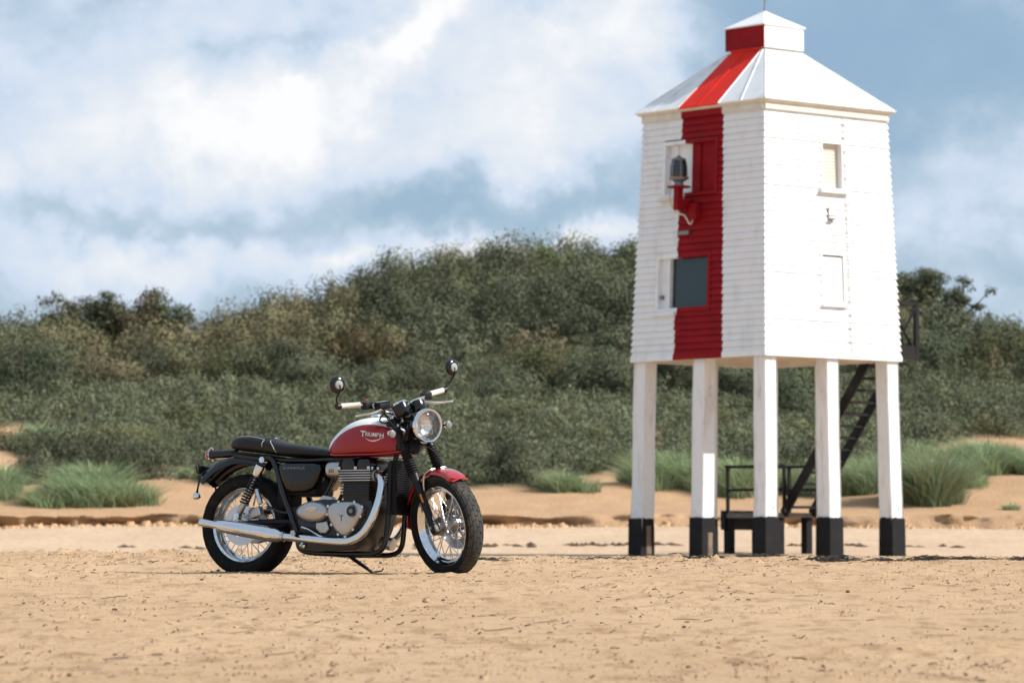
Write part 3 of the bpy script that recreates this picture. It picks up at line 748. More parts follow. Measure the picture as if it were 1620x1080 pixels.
# on the L face local y = -u
def face_box(b, face, u0, u1, d0, d1, z0, z1, batter=True):
    pts = []
    for z in (z0, z1):
        h = hs(z) if batter else 0
        for d in (d0, d1):
            for u in (u0, u1): pts.append(fp(face, u, h + d, z))
    b.add(pts, [(0, 1, 3, 2), (4, 6, 7, 5), (0, 4, 5, 1), (2, 3, 7, 6), (0, 2, 6, 4), (1, 5, 7, 3)])
WIN = {'L': [(-1.141, .488, 7.514, 8.688), (-1.282, .349, 5.135, 6.334)], 'R': [(-.20, .43, 7.60, 8.60), (-.29, .36, 5.25, 6.25)], 'B': [], 'E': [(-.2, .9, 4.26, 6.3)]}
NB = 37; bh = (Z1 - Z0) / NB
q = random.Random(3)
def strip(z): return -.70 + .10 * (z - 4.2) / 5.1, .745 - .14 * (z - 4.2) / 5.1     # red stripe on the L face (u0,u1)
def _board(b, segs, face, z0, z1, jt):
    lap = .041 if face == 'R' else .050
    for (lo, hi, mi) in segs:
        b.cur = mi; pts = []
        sag = q.uniform(-.003, .003)
        for z, d_in, d_out in ((z0, .0, lap + jt), (z1, -.004, .008 + jt)):
            for d in (d_in, d_out):
                h = hs(z) + d
                for e in (lo, hi):
                    u = max(-h, min(h, e)); pts.append(fp(face, u, h, z + sag * (u / 2)))
        b.add(pts, [(0, 1, 3, 2), (4, 6, 7, 5), (0, 4, 5, 1), (2, 3, 7, 6), (0, 2, 6, 4), (1, 5, 7, 3)])
for face in 'RLBE':
    for k in range(NB):
        z0 = Z0 + k * bh; z1 = z0 + bh + .012; zm = z0 + bh / 2
        jt = q.uniform(-.002, .004)
        cuts = [(-9, 9)]
        for (u0, u1, w0, w1) in WIN[face]:
            if w0 + .02 < zm < w1 - .02: cuts = [(-9, u0), (u1, 9)]
        for (a, c) in cuts:
            segs = []; b = MB()
            if face == 'L':
                s0, s1 = strip(zm); s0 += q.uniform(-.02, .02); s1 += q.uniform(-.012, .012)
                for (x0, x1, mi) in ((-9, s0, 0), (s0, s1, 1), (s1, 9, 0)):
                    lo, hi = max(a, x0), min(c, x1)
                    if hi - lo > .005: segs.append((lo, hi, mi))
            else: segs.append((a, c, 0))
            _board(b, segs, face, z0, z1, jt)
            b.build('weatherboard', ['white_paint', 'red_paint'], lh, smooth=False)
b = MB()   # core wall behind the boards
for z0, z1 in ((Z0, Z1),):
    r0, r1 = hs(z0) - .16, hs(z1) - .16
    b.rings([[(x * r0, y * r0, z0) for x, y in ((-1, -1), (1, -1), (1, 1), (-1, 1))], [(x * r1, y * r1, z1) for x, y in ((-1, -1), (1, -1), (1, 1), (-1, 1))]])
b.build('inner_wall', 'soffit', lh, smooth=False)
b = MB(); b.box((0, 0, Z0 - .02), (3.86, 3.86, .10)); b.build('floor_deck', 'soffit', lh, smooth=False)
for face in 'RLBE':
    b = MB()
    if face == 'L':
        for lo, hi, mi in ((-1.99, -.70, 0), (-.70, .745, 1), (.745, 1.99, 0)):
            b.cur = mi; face_box(b, 'L', lo, hi, .0, .055, Z0 - .075, Z0 + .03)
    else: face_box(b, face, -2.0 if face in 'B' else -1.99, 1.99, .0, .053, Z0 - .075, Z0 + .03)
    b.build('base_trim', ['white_paint', 'red_paint'], lh, smooth=False)
# legs
for i in (-1, 0, 1):
    for j in (-1, 0, 1):
        b = MB(); t, o_ = 1.77, 1.84; w = .178
        q2 = random.Random(i * 5 + j * 11 + 40)
        rings = []
        for z, f in ((-.25, 0), (.9, .25), (1.6, .45), (2.6, .65), (3.4, .85), (Z0 - .06, 1)):
            c = o_ + (t - o_) * f; ww = w * (1.02 - .03 * f) + q2.uniform(-.004, .004)
            cx, cy = i * c + q2.uniform(-.006, .006), j * c + q2.uniform(-.006, .006)
            ch = .02
            ring = []
            for sx, sy in ((-1, -1), (1, -1), (1, 1), (-1, 1)):
                p1 = (cx + sx * ww, cy + sy * (ww - ch), z); p2 = (cx + sx * (ww - ch), cy + sy * ww, z)
                ring += [p1, p2] if sx * sy < 0 else [p2, p1]
            rings.append(ring)
        b.rings(rings); leg = b.build('leg', 'leg_paint', lh, smooth=False)
        b = MB(); c = o_ - .004; ww = w + .012
        def ring(z, e, jz=0.0, nn=5):
            cs = ((-1, -1), (1, -1), (1, 1), (-1, 1)); out = []
            for k_ in range(4):
                (ax_, ay_), (bx_, by_) = cs[k_], cs[(k_ + 1) % 4]
                for m_ in range(nn): out.append((i * c + (ax_ + (bx_ - ax_) * m_ / nn) * (ww + e), j * c + (ay_ + (by_ - ay_) * m_ / nn) * (ww + e), z + q2.uniform(-jz, jz)))
            return out
        b.rings([ring(-.24, .008), ring(.5, .003), ring(.86, 0), ring(.905, -.002, .022), ring(.905, -.03)]); pb = b.build('painted_base', 'black_paint', leg, smooth=False)
        if (i, j) in ((-1, 1), (-1, 0)):
            b = MB(); b.box((i * c + ww * .15, j * c - ww - .004, .32 if j else .25), (.13, .016, .86 if j else .70)); b.build('bare_timber_strip', 'worn_timber', leg, bevel=.004)
        b = MB()
        for (dz_, du) in ((3.55, 0), (3.40, .02), (1.3, -.05), (1.1, .06)):
            c2 = o_ + (t - o_) * (dz_ / 4.2)
            b.cyl((i * c2 + du, j * c2 - w - .012, dz_), (i * c2 + du, j * c2 - w + .02, dz_), .018, 8)
            b.cyl((i * c2 - w - .012, j * c2 + du, dz_ - .07), (i * c2 - w + .02, j * c2 + du, dz_ - .07), .018, 8)
        b.build('bolt_heads', 'leg_paint', leg)
# eaves and roof
b = MB(); E0 = 1.93
for face in 'RLBE':
    face_box(b, face, -1.80, 1.80, .02, .075, 9.15, 9.27)
b.build('eave_moulding', 'cream_trim', lh, smooth=False)
b = MB(); face_box(b, 'L', -.595, .605, .01, .081, 9.145, 9.275); b.build('eave_moulding', 'red_paint', lh, smooth=False)
b = MB(); sq4 = ((-1, -1), (1, -1), (1, 1), (-1, 1))
b.rings([[(x * 1.80, y * 1.80, 9.255) for x, y in sq4], [(x * 1.88, y * 1.88, 9.30) for x, y in sq4], [(x * 1.89, y * 1.89, 9.335) for x, y in sq4], [(x * .5, y * .5, 9.34) for x, y in sq4]])
roof = b.build('roof', 'cream_trim', lh, smooth=False)
RT = 10.56; RN = .535; RE = 1.915
def rp(face, s, t, lift=0.0):   # s in -1..1 across the face, t 0 eave .. 1 neck
    r = RE + (RN - RE) * t; z = 9.325 + (RT - 9.325) * t
    return fp(face, s * r, r + lift * .65, z + lift * .75)
for face in 'RLBE':
    cutsx = [-1, -.72, -.31, .31, .66, 1] if face == 'L' else [-1, -.62, -.2, .2, .62, 1]
    for a, c in zip(cutsx[:-1], cutsx[1:]):
        b = MB(); red = face == 'L' and a == -.31
        nt_ = 8; top = []; bot = []
        for k in range(nt_ + 1):
            t = k / nt_
            a_, c_ = a, c
            if face == 'L':      # straight edges from the eave marks to the neck marks
                m = {-1: -1, -.72: -.97, -.31: -.90, .31: .88, .66: .96, 1: 1}; r_ = RE + (RN - RE) * t
                a_ = (a * RE * (1 - t) + m[a] * RN * t) / r_; c_ = (c * RE * (1 - t) + m[c] * RN * t) / r_
            top.append((rp(face, a_, t, .03), rp(face, c_, t, .03))); bot.append((rp(face, a_, t, .0), rp(face, c_, t, .0)))
        rings = [[tp[0], tp[1], bt[1], bt[0]] for tp, bt in zip(top, bot)]
        b.rings(rings); b.build('roof_sheet', 'roof_red' if red else 'roof_white', roof, smooth=False)
        for p_ in ((0, .5) if red else (0,)):
            b = MB(); n_ = 7
            L1 = [tp[0] + (tp[1] - tp[0]) * p_ for tp in top]
            up_ = (rp(face, 0, .5, 1) - rp(face, 0, .5, 0)).normalized()
            b.tube([x + up_ * .006 for x in L1], .011, 6); b.build('roof_seam', 'roof_red' if (red and p_ > 0) else 'roof_white', roof)
# cupola
b = MB(); b.rings([[(x * r_, y * r_, z) for x, y in sq4] for r_, z in ((.545, 10.50), (.50, 10.58), (.50, 10.64))]); b.build('cupola_neck', 'roof_white', lh, smooth=False)
b = MB(); b.box((-.5225, 0, 10.58), (.05, .9, .13)); b.build('cupola_neck_panel', 'roof_red', lh, smooth=False)
b = MB(); b.box((0, 0, 10.865), (1.15, 1.15, .47)); cup = b.build('cupola', 'roof_white', lh, bevel=.01)
b = MB(); b.box((-.583, 0, 10.865), (.012, 1.148, .472)); b.build('red_panel', 'red_paint', cup, smooth=False)
b = MB(); b.rings([[(x * r_, y * r_, z) for x, y in sq4] for r_, z in ((.605, 11.09), (.61, 11.115), (.30, 11.30), (.02, 11.475))]); b.build('cupola_cap', 'roof_white', cup, smooth=False)
b = MB(); b.tube([(0, 0, 11.45), (.0, 0, 11.62), (.02, 0, 11.66), (.0, 0, 11.95)], [.022, .014, .02, .006], 6); b.build('lightning_rod', 'grey_metal', lh)
# windows of the shaded face
def frame_parts(face, u0, u1, z0, z1, wd, dep, mat_of, parent, name='frame_rail'):
    for nm, (a, c, e, f) in (('frame_jamb', (u0, u0 + wd, z0, z1)), ('frame_jamb', (u1 - wd, u1, z0, z1)), ('frame_rail', (u0 + wd, u1 - wd, z1 - wd, z1)), ('frame_rail', (u0 + wd, u1 - wd, z0, z0 + wd))):
        b = MB(); face_box(b, face, a, c, -.12, dep, e, f)
        o = b.build(nm, ['white_paint', 'red_paint'] if not isinstance(mat_of, str) else mat_of, parent, smooth=False)
        yield o, a, c
def half_frame(face, u0, u1, us, z0, z1, wd, dep, parent):
    # frame straddling the stripe: white left of us, red right of it
    for (a, c, e, f) in ((u0, u0 + wd, z0, z1), (u1 - wd, u1, z0, z1)):
        b = MB(); face_box(b, face, a, c, -.12, dep, e, f); b.build('frame_jamb', 'red_paint' if a > us else 'white_paint', parent, smooth=False)
    for (e, f) in ((z1 - wd, z1), (z0, z0 + wd)):
        b = MB(); face_box(b, face, u0 + wd, us, -.12, dep - .004, e, f); b.cur = 1; face_box(b, face, us, u1 - wd, -.12, dep - .004, e, f); b.build('frame_rail', ['white_paint', 'red_paint'], parent, smooth=False)
b = MB(); face_box(b, 'L', -1.06, -.40, -.10, -.085, 7.56, 8.64); b.cur = 1; face_box(b, 'L', -.40, .41, -.10, -.085, 7.56, 8.64)
upw = b.build('boarded_window', ['white_paint', 'red_paint'], lh, smooth=False)
half_frame('L', -1.141, .488, -.48, 7.514, 8.688, .075, .055, upw)
b = MB(); face_box(b, 'L', -.20, -.12, -.085, -.05, 7.6, 8.6); b.build('batten', 'red_paint', upw, smooth=False)
b = MB(); face_box(b, 'L', -.86, -.80, -.085, -.05, 7.6, 8.6); b.build('batten', 'white_paint', upw, smooth=False)
b = MB(); face_box(b, 'L', -1.20, -.50, .0, .12, 7.455, 7.513); b.build('window_sill', 'cream_trim', upw, smooth=False)
b = MB(); face_box(b, 'L', -1.22, -.92, -.115, -.05, 5.2, 6.27); loww = b.build('glazed_window', 'white_paint', lh, smooth=False)
half_frame('L', -1.282, .349, -.62, 5.135, 6.334, .085, .05, loww)
b = MB(); face_box(b, 'L', -.92, .27, -.10, -.088, 5.215, 6.25); b.build('pane', 'window_glass', loww, smooth=False)
b = MB(); face_box(b, 'L', -.935, -.895, -.09, .0, 5.2, 6.27); b.build('mullion', 'white_paint', loww, smooth=False)
b = MB(); face_box(b, 'L', -1.16, -1.10, -.05, .03, 5.42, 5.50); b.build('latch', 'grey_metal', loww, smooth=False)
b = MB(); face_box(b, 'L', -1.34, -.64, .0, .11, 5.075, 5.134); b.build('window_sill', 'white_paint', loww, smooth=False)
# sunlit face
b = MB(); face_box(b, 'R', -.17, .40, -.115, -.10, 7.63, 8.57); sw = b.build('shuttered_window', 'blind', lh, smooth=False)
for k in range(13):
    b = MB(); z = 7.64 + k * .071; face_box(b, 'R', -.165, .395, -.10, -.082, z, z + .058); b.build('shutter_slat', 'blind', sw, smooth=False)
for (a, c, e, f) in ((-.20, -.165, 7.6, 8.6), (.395, .43, 7.6, 8.6), (-.165, .395, 8.565, 8.6), (-.165, .395, 7.6, 7.635)):
    b = MB(); face_box(b, 'R', a, c, -.12, .042, e, f); b.build('frame_rail', 'white_paint', sw, smooth=False)
b = MB(); face_box(b, 'R', -.30, .51, .0, .13, 7.54, 7.598); b.build('window_sill', 'white_paint', sw, smooth=False)
b = MB(); face_box(b, 'R', -.27, .34, -.06, .012, 5.28, 6.22); pn = b.build('boarded_panel', 'stained_board', lh, smooth=False)
for (a, c, e, f) in ((-.31, -.27, 5.25, 6.25), (.34, .38, 5.25, 6.25)):
    b = MB(); face_box(b, 'R', a, c, -.08, .045, e, f); b.build('frame_jamb', 'white_paint', pn, smooth=False)
b = MB(); face_box(b, 'R', -.33, .40, .0, .10, 5.20, 5.248); b.build('panel_sill', 'white_paint', pn, smooth=False)
b = MB(); face_box(b, 'R', -.07, -.045, .0, .06, 7.02, 7.24); face_box(b, 'R', -.06, .10, .0, .14, 6.985, 7.015); b.build('bracket', 'grey_metal', lh, smooth=False)
b = MB()
b.tube([fp('R', .47 + .05 * (1 - t), hs(4.2 + 4.9 * t) + .045, 4.2 + 4.9 * t) for t in np.linspace(0, 1, 20)], .013, 5); cd = b.build('lightning_conductor', 'white_paint', lh)
for k in range(17):
    z = 4.5 + k * .28; b = MB(); face_box(b, 'R', .44, .56, .03, .062, z, z + .022); b.build('conductor_clip', 'cream_trim', cd, smooth=False)
# navigation lamp on its bracket
def lamp():
    u, d, z = -.27, hs(7.7) + .40, 7.66
    o = fp('L', u, d, z); ax = (0, 0, 1)
    b = MB(); b.lathe([(.001, 0), (.24, 0), (.24, .03), (.001, .03)], o, ax, 24); base = b.build('navigation_lamp', 'red_paint', lh)
    b = MB(); b.lathe([(.001, .03), (.12, .03), (.12, .05), (.09, .065), (.09, .11), (.20, .18), (.21, .21), (.15, .22), (.001, .22)], o, ax, 20); b.build('lamp_base', 'grey_metal', base)
    b = MB(); b.lathe([(.15, .22), (.16, .26), (.165, .40), (.155, .51), (.13, .56)], o, ax, 24); b.build('lamp_glass', 'window_glass', base)
    for k in range(6):
        a = k * math.pi / 3; b = MB(); b.tube([o + Vector((.175 * math.cos(a), .175 * math.sin(a), .21)), o + Vector((.175 * math.cos(a), .175 * math.sin(a), .42)), o + Vector((.14 * math.cos(a), .14 * math.sin(a), .58))], .011, 5); b.build('guard_bar', 'grey_metal', base)
    b = MB(); b.lathe([(.001, .56), (.145, .555), (.155, .575), (.13, .60), (.05, .63), (.03, .66), (.001, .66)], o, ax, 20); b.build('lamp_cap', 'concrete_grey', base)
    b = MB(); face_box(b, 'L', u - .08, u + .06, .33, .47, 7.20, 7.67); face_box(b, 'L', u - .06, u + .05, .0, .34, 7.22, 7.42); b.build('bracket_post', 'red_paint', base, smooth=False)
    b = MB(); face_box(b, 'L', -.20, .02, .03, .20, 7.0, 7.34); b.build('junction_box', 'red_paint', base, bevel=.015)
    b = MB(); b.tube([fp('L', u - .25, d, z + .05), fp('L', u - .27, d, z - .25), fp('L', u - .18, d - .1, z - .5), fp('L', u + .02, hs(7.1) + .25, 7.1), fp('L', -.18, hs(7) + .16, 6.92), fp('L', -.12, hs(7) + .12, 7.0)], .016, 6, 5); b.build('lamp_cable', 'cream_trim', base)
    b = MB(); face_box(b, 'L', -.62, -.30, .02, .08, 6.72, 6.80); b.build('cable_clamp', 'grey_metal', base, smooth=False)
lamp()

# ------------------------------------------------------------------ staircase behind the lighthouse
def stairs():
    e = empty('metal_staircase', (5.28, 79.75, 0), (0, 0, LB)); tag(e, 'dark metal staircase rising behind the lighthouse legs from a low platform', 'staircase')
    y0, z0, y1, z1 = 1.62, 1.02, -.90, 4.24
    xa, xb = 2.12, 2.98
    for x in (xa, xb):
        b = MB(); dv = Vector((0, y1 - y0, z1 - z0)).normalized(); nrm = Vector((0, -dv.z, dv.y))
        P0, P1 = Vector((x, y0, z0)), Vector((x, y1, z1)); w = .11
        for s in (-.025, .025): pass
        pts = [p + nrm * k + Vector((s, 0, 0)) for p in (P0, P1) for k in (-w, w) for s in (-.025, .025)]
        b.add(pts, [(0, 1, 3, 2), (4, 6, 7, 5), (0, 4, 5, 1), (2, 3, 7, 6), (0, 2, 6, 4), (1, 5, 7, 3)]); b.build('stringer', 'dark_metal', e, smooth=False)
    for k in range(13):
        t = (k + .6) / 13.2; b = MB(); b.box(((xa + xb) / 2, y0 + (y1 - y0) * t, z0 + (z1 - z0) * t), (xb - xa - .056, .25, .055)); b.build('tread', 'dark_metal', e, smooth=False)
    # low platform
    b = MB(); b.box((2.47, 2.42, 1.0), (1.05, 1.62, .10)); b.build('platform_deck', 'concrete_grey', e, smooth=False)
    b = MB(); b.box((2.47, 3.27, .90), (1.15, .12, .42)); b.build('platform_beam', 'dark_metal', e, smooth=False)
    for (x, y) in ((2.05, 1.70), (2.9, 1.70), (2.05, 3.22), (2.9, 3.22)):
        b = MB(); b.box((x, y, .40), (.17, .17, 1.1)); b.build('platform_post', 'black_paint', e, smooth=False)
    for x in (1.97, 2.97):
        for (ya, yb) in ((1.45, 1.45), (3.18, 3.18), (2.3, 2.3)):
            b = MB(); b.box((x, ya, 1.56), (.06, .06, 1.02)); b.build('rail_post', 'dark_metal', e, smooth=False)
        for zz in (2.05, 1.55):
            b = MB(); b.box((x, 2.315, zz), (.05, 1.80, .06)); b.build('handrail', 'dark_metal', e, smooth=False)
    b = MB(); b.box((2.47, 3.215, 2.06), (1.05, .055, .062)); b.build('handrail', 'dark_metal', e, smooth=False)
    # top landing
    b = MB(); b.box((2.44, -1.28, 4.27), (.80, .82, .10)); b.build('landing_deck', 'dark_metal', e, smooth=False)
    for (x, y) in ((2.06, -1.64), (2.80, -1.64), (2.80, -.92)):
        b = MB(); b.box((x, y, 4.82), (.09, .09, 1.22)); b.build('landing_post', 'dark_metal', e, smooth=False)
    b = MB(); b.box((2.43, -1.64, 5.40), (.83, .08, .07)); b.build('landing_rail', 'dark_metal', e, smooth=False)
    b = MB(); b.box((2.80, -1.28, 5.40), (.08, .8, .07)); b.build('landing_rail', 'dark_metal', e, smooth=False)
    for (za, zb) in ((4.35, 5.36), (5.36, 4.35)):
        b = MB(); b.tube([(2.08, -1.64 + (.03 if za > zb else -.03), za), (2.78, -1.64 + (.03 if za > zb else -.03), zb)], .035, 4); b.build('landing_brace', 'dark_metal', e, smooth=False)
    b = MB(); b.box((2.44, -1.66, 4.40), (.70, .03, .22)); b.build('kick_board', 'dark_metal', e, smooth=False)
stairs()

# ------------------------------------------------------------------ motorcycle  (x forward, y left, z up; origin under the rear axle)
bike = empty('motorcycle', (BX, BY, -.016), (R(-2.0), 0, -TH))
bike.rotation_mode = 'XYZ'
bike.matrix_basis = Matrix.Translation((BX, BY, -.016)) @ Matrix.Rotation(-TH, 4, 'Z') @ Matrix.Rotation(R(-2.0), 4, 'X')
tag(bike, 'red and white classic roadster motorcycle parked on the sand on its side stand', 'motorcycle')
RAKE, STEER = R(24.5), R(26)
_ax = Vector((-math.sin(RAKE), 0, math.cos(RAKE))); _a0 = Vector((1.55, 0, 0))
S = Matrix.Translation(_a0) @ Matrix.Rotation(-STEER, 4, _ax) @ Matrix.Translation(-_a0)
Yv = (0, 1, 0)
def wheel(name, c, bead, outer, w, disc_y, disc_r, matrix, treadmat, sgn_disc, dusty):
    c = Vector(c); hw = w / 2
    b = MB()   # hub is the wheel's own mesh
    b.lathe([(.012, -.075), (.030, -.075), (.030, -.055), (.058, -.05), (.060, -.036), (.036, -.028), (.034, .028), (.060, .036), (.058, .05), (.030, .055), (.030, .075), (.012, .075)], c, Yv, 28)
    wh = b.build(name, 'alloy', bike, matrix)
    rw = hw * .72
    b = MB()
    b.lathe([(bead + .006, -rw), (bead - .002, -rw - .003), (bead - .012, -rw + .006), (bead - .020, -rw + .012), (bead - .022, -rw * .5), (bead - .034, -rw * .28), (bead - .034, rw * .28), (bead - .022, rw * .5), (bead - .020, rw - .012), (bead - .012, rw - .006), (bead - .002, rw + .003), (bead + .006, rw), (bead + .002, rw - .006), (bead - .012, rw * .5), (bead - .026, rw * .25), (bead - .026, -rw * .25), (bead - .012, -rw * .5), (bead + .002, -rw + .006)], c, Yv, 72, closed=True)
    b.build('rim', 'chrome', wh, ang=50)
    b = MB()
    h = outer - bead; prof = []
    for (f, y) in ((-.02, .70), (.06, .80), (.22, .95), (.42, 1.0), (.62, .965), (.78, .86), (.90, .66), (.97, .36), (1.0, .0)):
        prof.append((bead + h * f, -hw * y))
    prof = prof + [(r_, -y_) for (r_, y_) in reversed(prof[:-1])]
    b.lathe(prof, c, Yv, 80)
    b.cur = 0; ty = b.build('tyre', 'rubber', wh, ang=60)
    # tread blocks
    def crown(y):   # outer radius at lateral y
        return float(np.interp(abs(y) / hw, [0, .36, .66, .86, .965, 1.0], [outer, bead + h * .97, bead + h * .90, bead + h * .78, bead + h * .62, bead + h * .42]))
    b = MB(); nb_ = 30
    rows_ = [(-.93, -.57), (-.54, -.19), (-.165, .165), (.19, .54), (.57, .93)]
    for ri, (ya, yb) in enumerate(rows_):
        for k in range(nb_):
            a0 = 2 * math.pi * (k + (.5 if ri % 2 else 0)) / nb_; a1 = a0 + 2 * math.pi / nb_ * .90
            skew = (.06 if ri < 2 else -.06 if ri > 2 else 0) * (1 if ri in (0, 4) else .7)
            ring0 = []; ring1 = []
            for (yy, sk) in ((ya, 0), ((ya + yb) / 2, skew * .5), (yb, skew)):
                for a in (a0 + sk, a1 + sk):
                    rr_ = crown(yy * hw)
                    ring0.append((c.x + math.cos(a) * (rr_ - .002), c.y + yy * hw, c.z + math.sin(a) * (rr_ - .002)))
                    sd_ = yy * .0045
                    ring1.append((c.x + math.cos(a) * (rr_ + .0042), c.y + yy * hw + sd_, c.z + math.sin(a) * (rr_ + .0042)))
            P = ring1 + ring0
            b.add(P, [(0, 1, 3, 2), (2, 3, 5, 4), (0, 6, 7, 1), (4, 5, 11, 10), (0, 2, 8, 6), (2, 4, 10, 8), (1, 7, 9, 3), (3, 9, 11, 5)])
    tb = b.build('tread_blocks', treadmat, wh, smooth=False); tag(tb, kind='stuff')
    # spokes: two flanges, crossed
    me = {}
    ns = 36
    for k in range(ns):
        side = 1 if k % 2 else -1; cross = .42 if (k // 2) % 2 else -.42
        a = 2 * math.pi * k / ns
        key = (side, cross > 0)
        if key not in me:
            b = MB(); b.tube([(.056 * math.cos(-cross * 1.9), side * .040, .056 * math.sin(-cross * 1.9)), (bead - .028, side * rw * .12, 0)], .0026, 5)
            o = b.build('spoke', 'brushed_steel', wh); me[key] = o.data
        else: o = link(bpy.data.objects.new('spoke', me[key]), wh)
        o.matrix_basis = Matrix.Translation(c) @ Matrix.Rotation(-a, 4, 'Y')
    b = MB(); b.lathe([(disc_r * .62, disc_y - .0025), (disc_r, disc_y - .0025), (disc_r, disc_y + .0025), (disc_r * .62, disc_y + .0025)], c, Yv, 48, closed=True)
    for k in range(8):
        a = k * math.pi / 4; b.box((c.x + math.cos(a) * disc_r * .48, disc_y, c.z + math.sin(a) * disc_r * .48), (disc_r * .36, .006, .022), Matrix.Rotation(-a, 3, 'Y'))
    b.lathe([(disc_r * .28, disc_y - .004), (disc_r * .36, disc_y - .004), (disc_r * .36, disc_y + .004), (disc_r * .28, disc_y + .004)], c, Yv, 32, closed=True)
    b.build('brake_disc', 'brushed_steel', wh)
    return wh
rear_c = (0, 0, .3208); front_c = (1.45, 0, .318)
rw_ = wheel('rear_wheel', rear_c, .232, .3205, .150, -.082, .128, None, 'rubber', -1, False)
fw_ = wheel('front_wheel', front_c, .243, .318, .112, .066, .155, S, 'dusty_rubber', 1, True)
b = MB(); b.lathe([(.02, .06), (.105, .06), (.11, .066), (.11, .074), (.10, .08), (.02, .08)], rear_c, Yv, 40); b.build('sprocket', 'brushed_steel', rw_)
b = MB(); b.cyl((1.45, -.125, .318), (1.45, .125, .318), .011, 12); b.build('axle', 'brushed_steel', fw_)

# --- fork, yokes, mudguard (steered)
fdir = Vector((-math.sin(RAKE), 0, math.cos(RAKE))); fa = Vector(front_c)
def fl(s, y, dx=0): p = fa + fdir * s; return Vector((p.x + dx, y, p.z))
for y in (-.098, .098):
    b = MB(); b.tube([fl(-.045, y, .0), fl(-.03, y), fl(.02, y), fl(.06, y), fl(.30, y), fl(.355, y), fl(.362, y)], [.020, .027, .027, .0235, .0255, .029, .029], 18); sl = b.build('fork_slider', 'satin_black', bike, S)
    b = MB(); b.box(fl(-.012, y, .006), (.044, .036, .055), Matrix.Rotation(-RAKE, 3, 'Y')); b.build('axle_clamp', 'satin_black', sl, bevel=.008)
    b = MB(); pr = []
    for k in range(10):
        s0 = k * .0165; pr += [(.0235, s0), (.036 - .0004 * k, s0 + .005), (.036 - .0004 * k, s0 + .0095), (.0235, s0 + .0145)]
    b.lathe(pr, fl(.355, y), fdir, 24); b.build('fork_gaiter', 'matt_black', bike, S, ang=30)
    b = MB(); b.tube([fl(.50, y), fl(.73, y)], .0245, 16); b.build('fork_upper_tube', 'satin_black', bike, S)
    b = MB(); b.lathe([(.001, 0), (.021, 0), (.021, .012), (.014, .018), (.001, .018)], fl(.73, y), fdir, 16); b.build('fork_cap', 'chrome', bike, S)
    b = MB(); b.box(fl(.20, y * 1.22, .02), (.010, .008, .055), Matrix.Rotation(-RAKE, 3, 'Y')); b.build('reflector', 'amber', bike, S, bevel=.002)
for s, t in ((.54, .045), (.695, .032)):
    b = MB(); p = fl(s, 0, -.035); b.box(p, (.095, .255, t), Matrix.Rotation(-RAKE, 3, 'Y')); b.build('fork_yoke', 'satin_black', bike, S, bevel=.012)
b = MB(); b.tube([fl(.50, 0, -.045), fl(.75, 0, -.045)], .032, 16); b.build('steering_head', 'satin_black', bike, S)
def arc_guard(c, rad, a0, a1, hw, depth, n=36, lip=.006, thick=.003):
    rings = []
    for k in range(n + 1):
        a = a0 + (a1 - a0) * k / n
        e = min(1, min(k, n - k) / 2.5 + .45)
        ring = []
        prof = [(-1, -depth), (-.97, -depth * .55), (-.82, -depth * .2), (-.5, -.004), (0, 0), (.5, -.004), (.82, -depth * .2), (.97, -depth * .55), (1, -depth)]
        for (yy, dr) in prof: ring.append((c[0] + math.cos(a) * (rad + dr), yy * hw * (e if k in (0, n) else 1), c[2] + math.sin(a) * (rad + dr)))
        for (yy, dr) in reversed(prof): ring.append((c[0] + math.cos(a) * (rad + dr - thick), yy * hw * .965 * (e if k in (0, n) else 1), c[2] + math.sin(a) * (rad + dr - thick)))
        rings.append(ring)
    return rings
b = MB(); b.rings(arc_guard(front_c, .348, R(58), R(186), .066, .028)); fg = b.build('front_mudguard', 'bike_red', bike, S, ang=50)
b = MB(); b.tube([(front_c[0] + math.cos(R(57.5)) * .344, y_, front_c[2] + math.sin(R(57.5)) * .344 - abs(y_) * .2) for y_ in np.linspace(-.06, .06, 9)], .006, 6); b.build('mudguard_lip', 'bike_red', fg)
for y in (-.074, .074):
    b = MB(); b.tube([(front_c[0] + math.cos(R(95)) * .352, y * .3, front_c[2] + math.sin(R(95)) * .352), (front_c[0] + math.cos(R(96)) * .345, y * .95, front_c[2] + math.sin(R(96)) * .345), (front_c[0] + math.cos(R(104)) * .31, y * 1.06, front_c[2] + math.sin(R(104)) * .31), fl(.20, y * 1.15, -.005)], .006, 8, 6); b.build('mudguard_stay', 'brushed_steel', fg)
b = MB(); b.box((1.375, .085, .40), (.055, .05, .11), Matrix.Rotation(-RAKE, 3, 'Y')); b.build('front_caliper', 'satin_black', bike, S, bevel=.01)
# headlight
HX, HZ = 1.362, .930
hax = Vector((1, 0, -.04)).normalized(); hc = Vector((HX, 0, HZ))
b = MB(); b.lathe([(.001, -.150), (.03, -.148), (.062, -.130), (.084, -.095), (.094, -.05), (.097, -.012)], hc, hax, 40); hl = b.build('headlamp_shell', 'gloss_black', bike, S)
b = MB(); b.lathe([(.097, -.016), (.1045, -.014), (.1065, -.004), (.1055, .008), (.099, .016), (.091, .014), (.089, .004), (.09, -.01)], hc, hax, 48, closed=True); b.build('headlamp_rim', 'chrome', hl)
b = MB(); b.lathe([(.001, -.062), (.03, -.056), (.058, -.038), (.08, -.012), (.090, .004)], hc, hax, 40); b.build('headlamp_reflector', 'reflector', hl)
b = MB(); b.lathe([(.001, .030), (.03, .028), (.06, .021), (.08, .011), (.0905, .003)], hc, hax, 40); b.build('headlamp_lens', 'headlamp_glass', hl)
b = MB(); b.lathe([(.001, -.012), (.014, -.014), (.018, -.03), (.018, -.06)], hc, hax, 16); b.build('bulb_shield', 'chrome', hl)
b = MB()
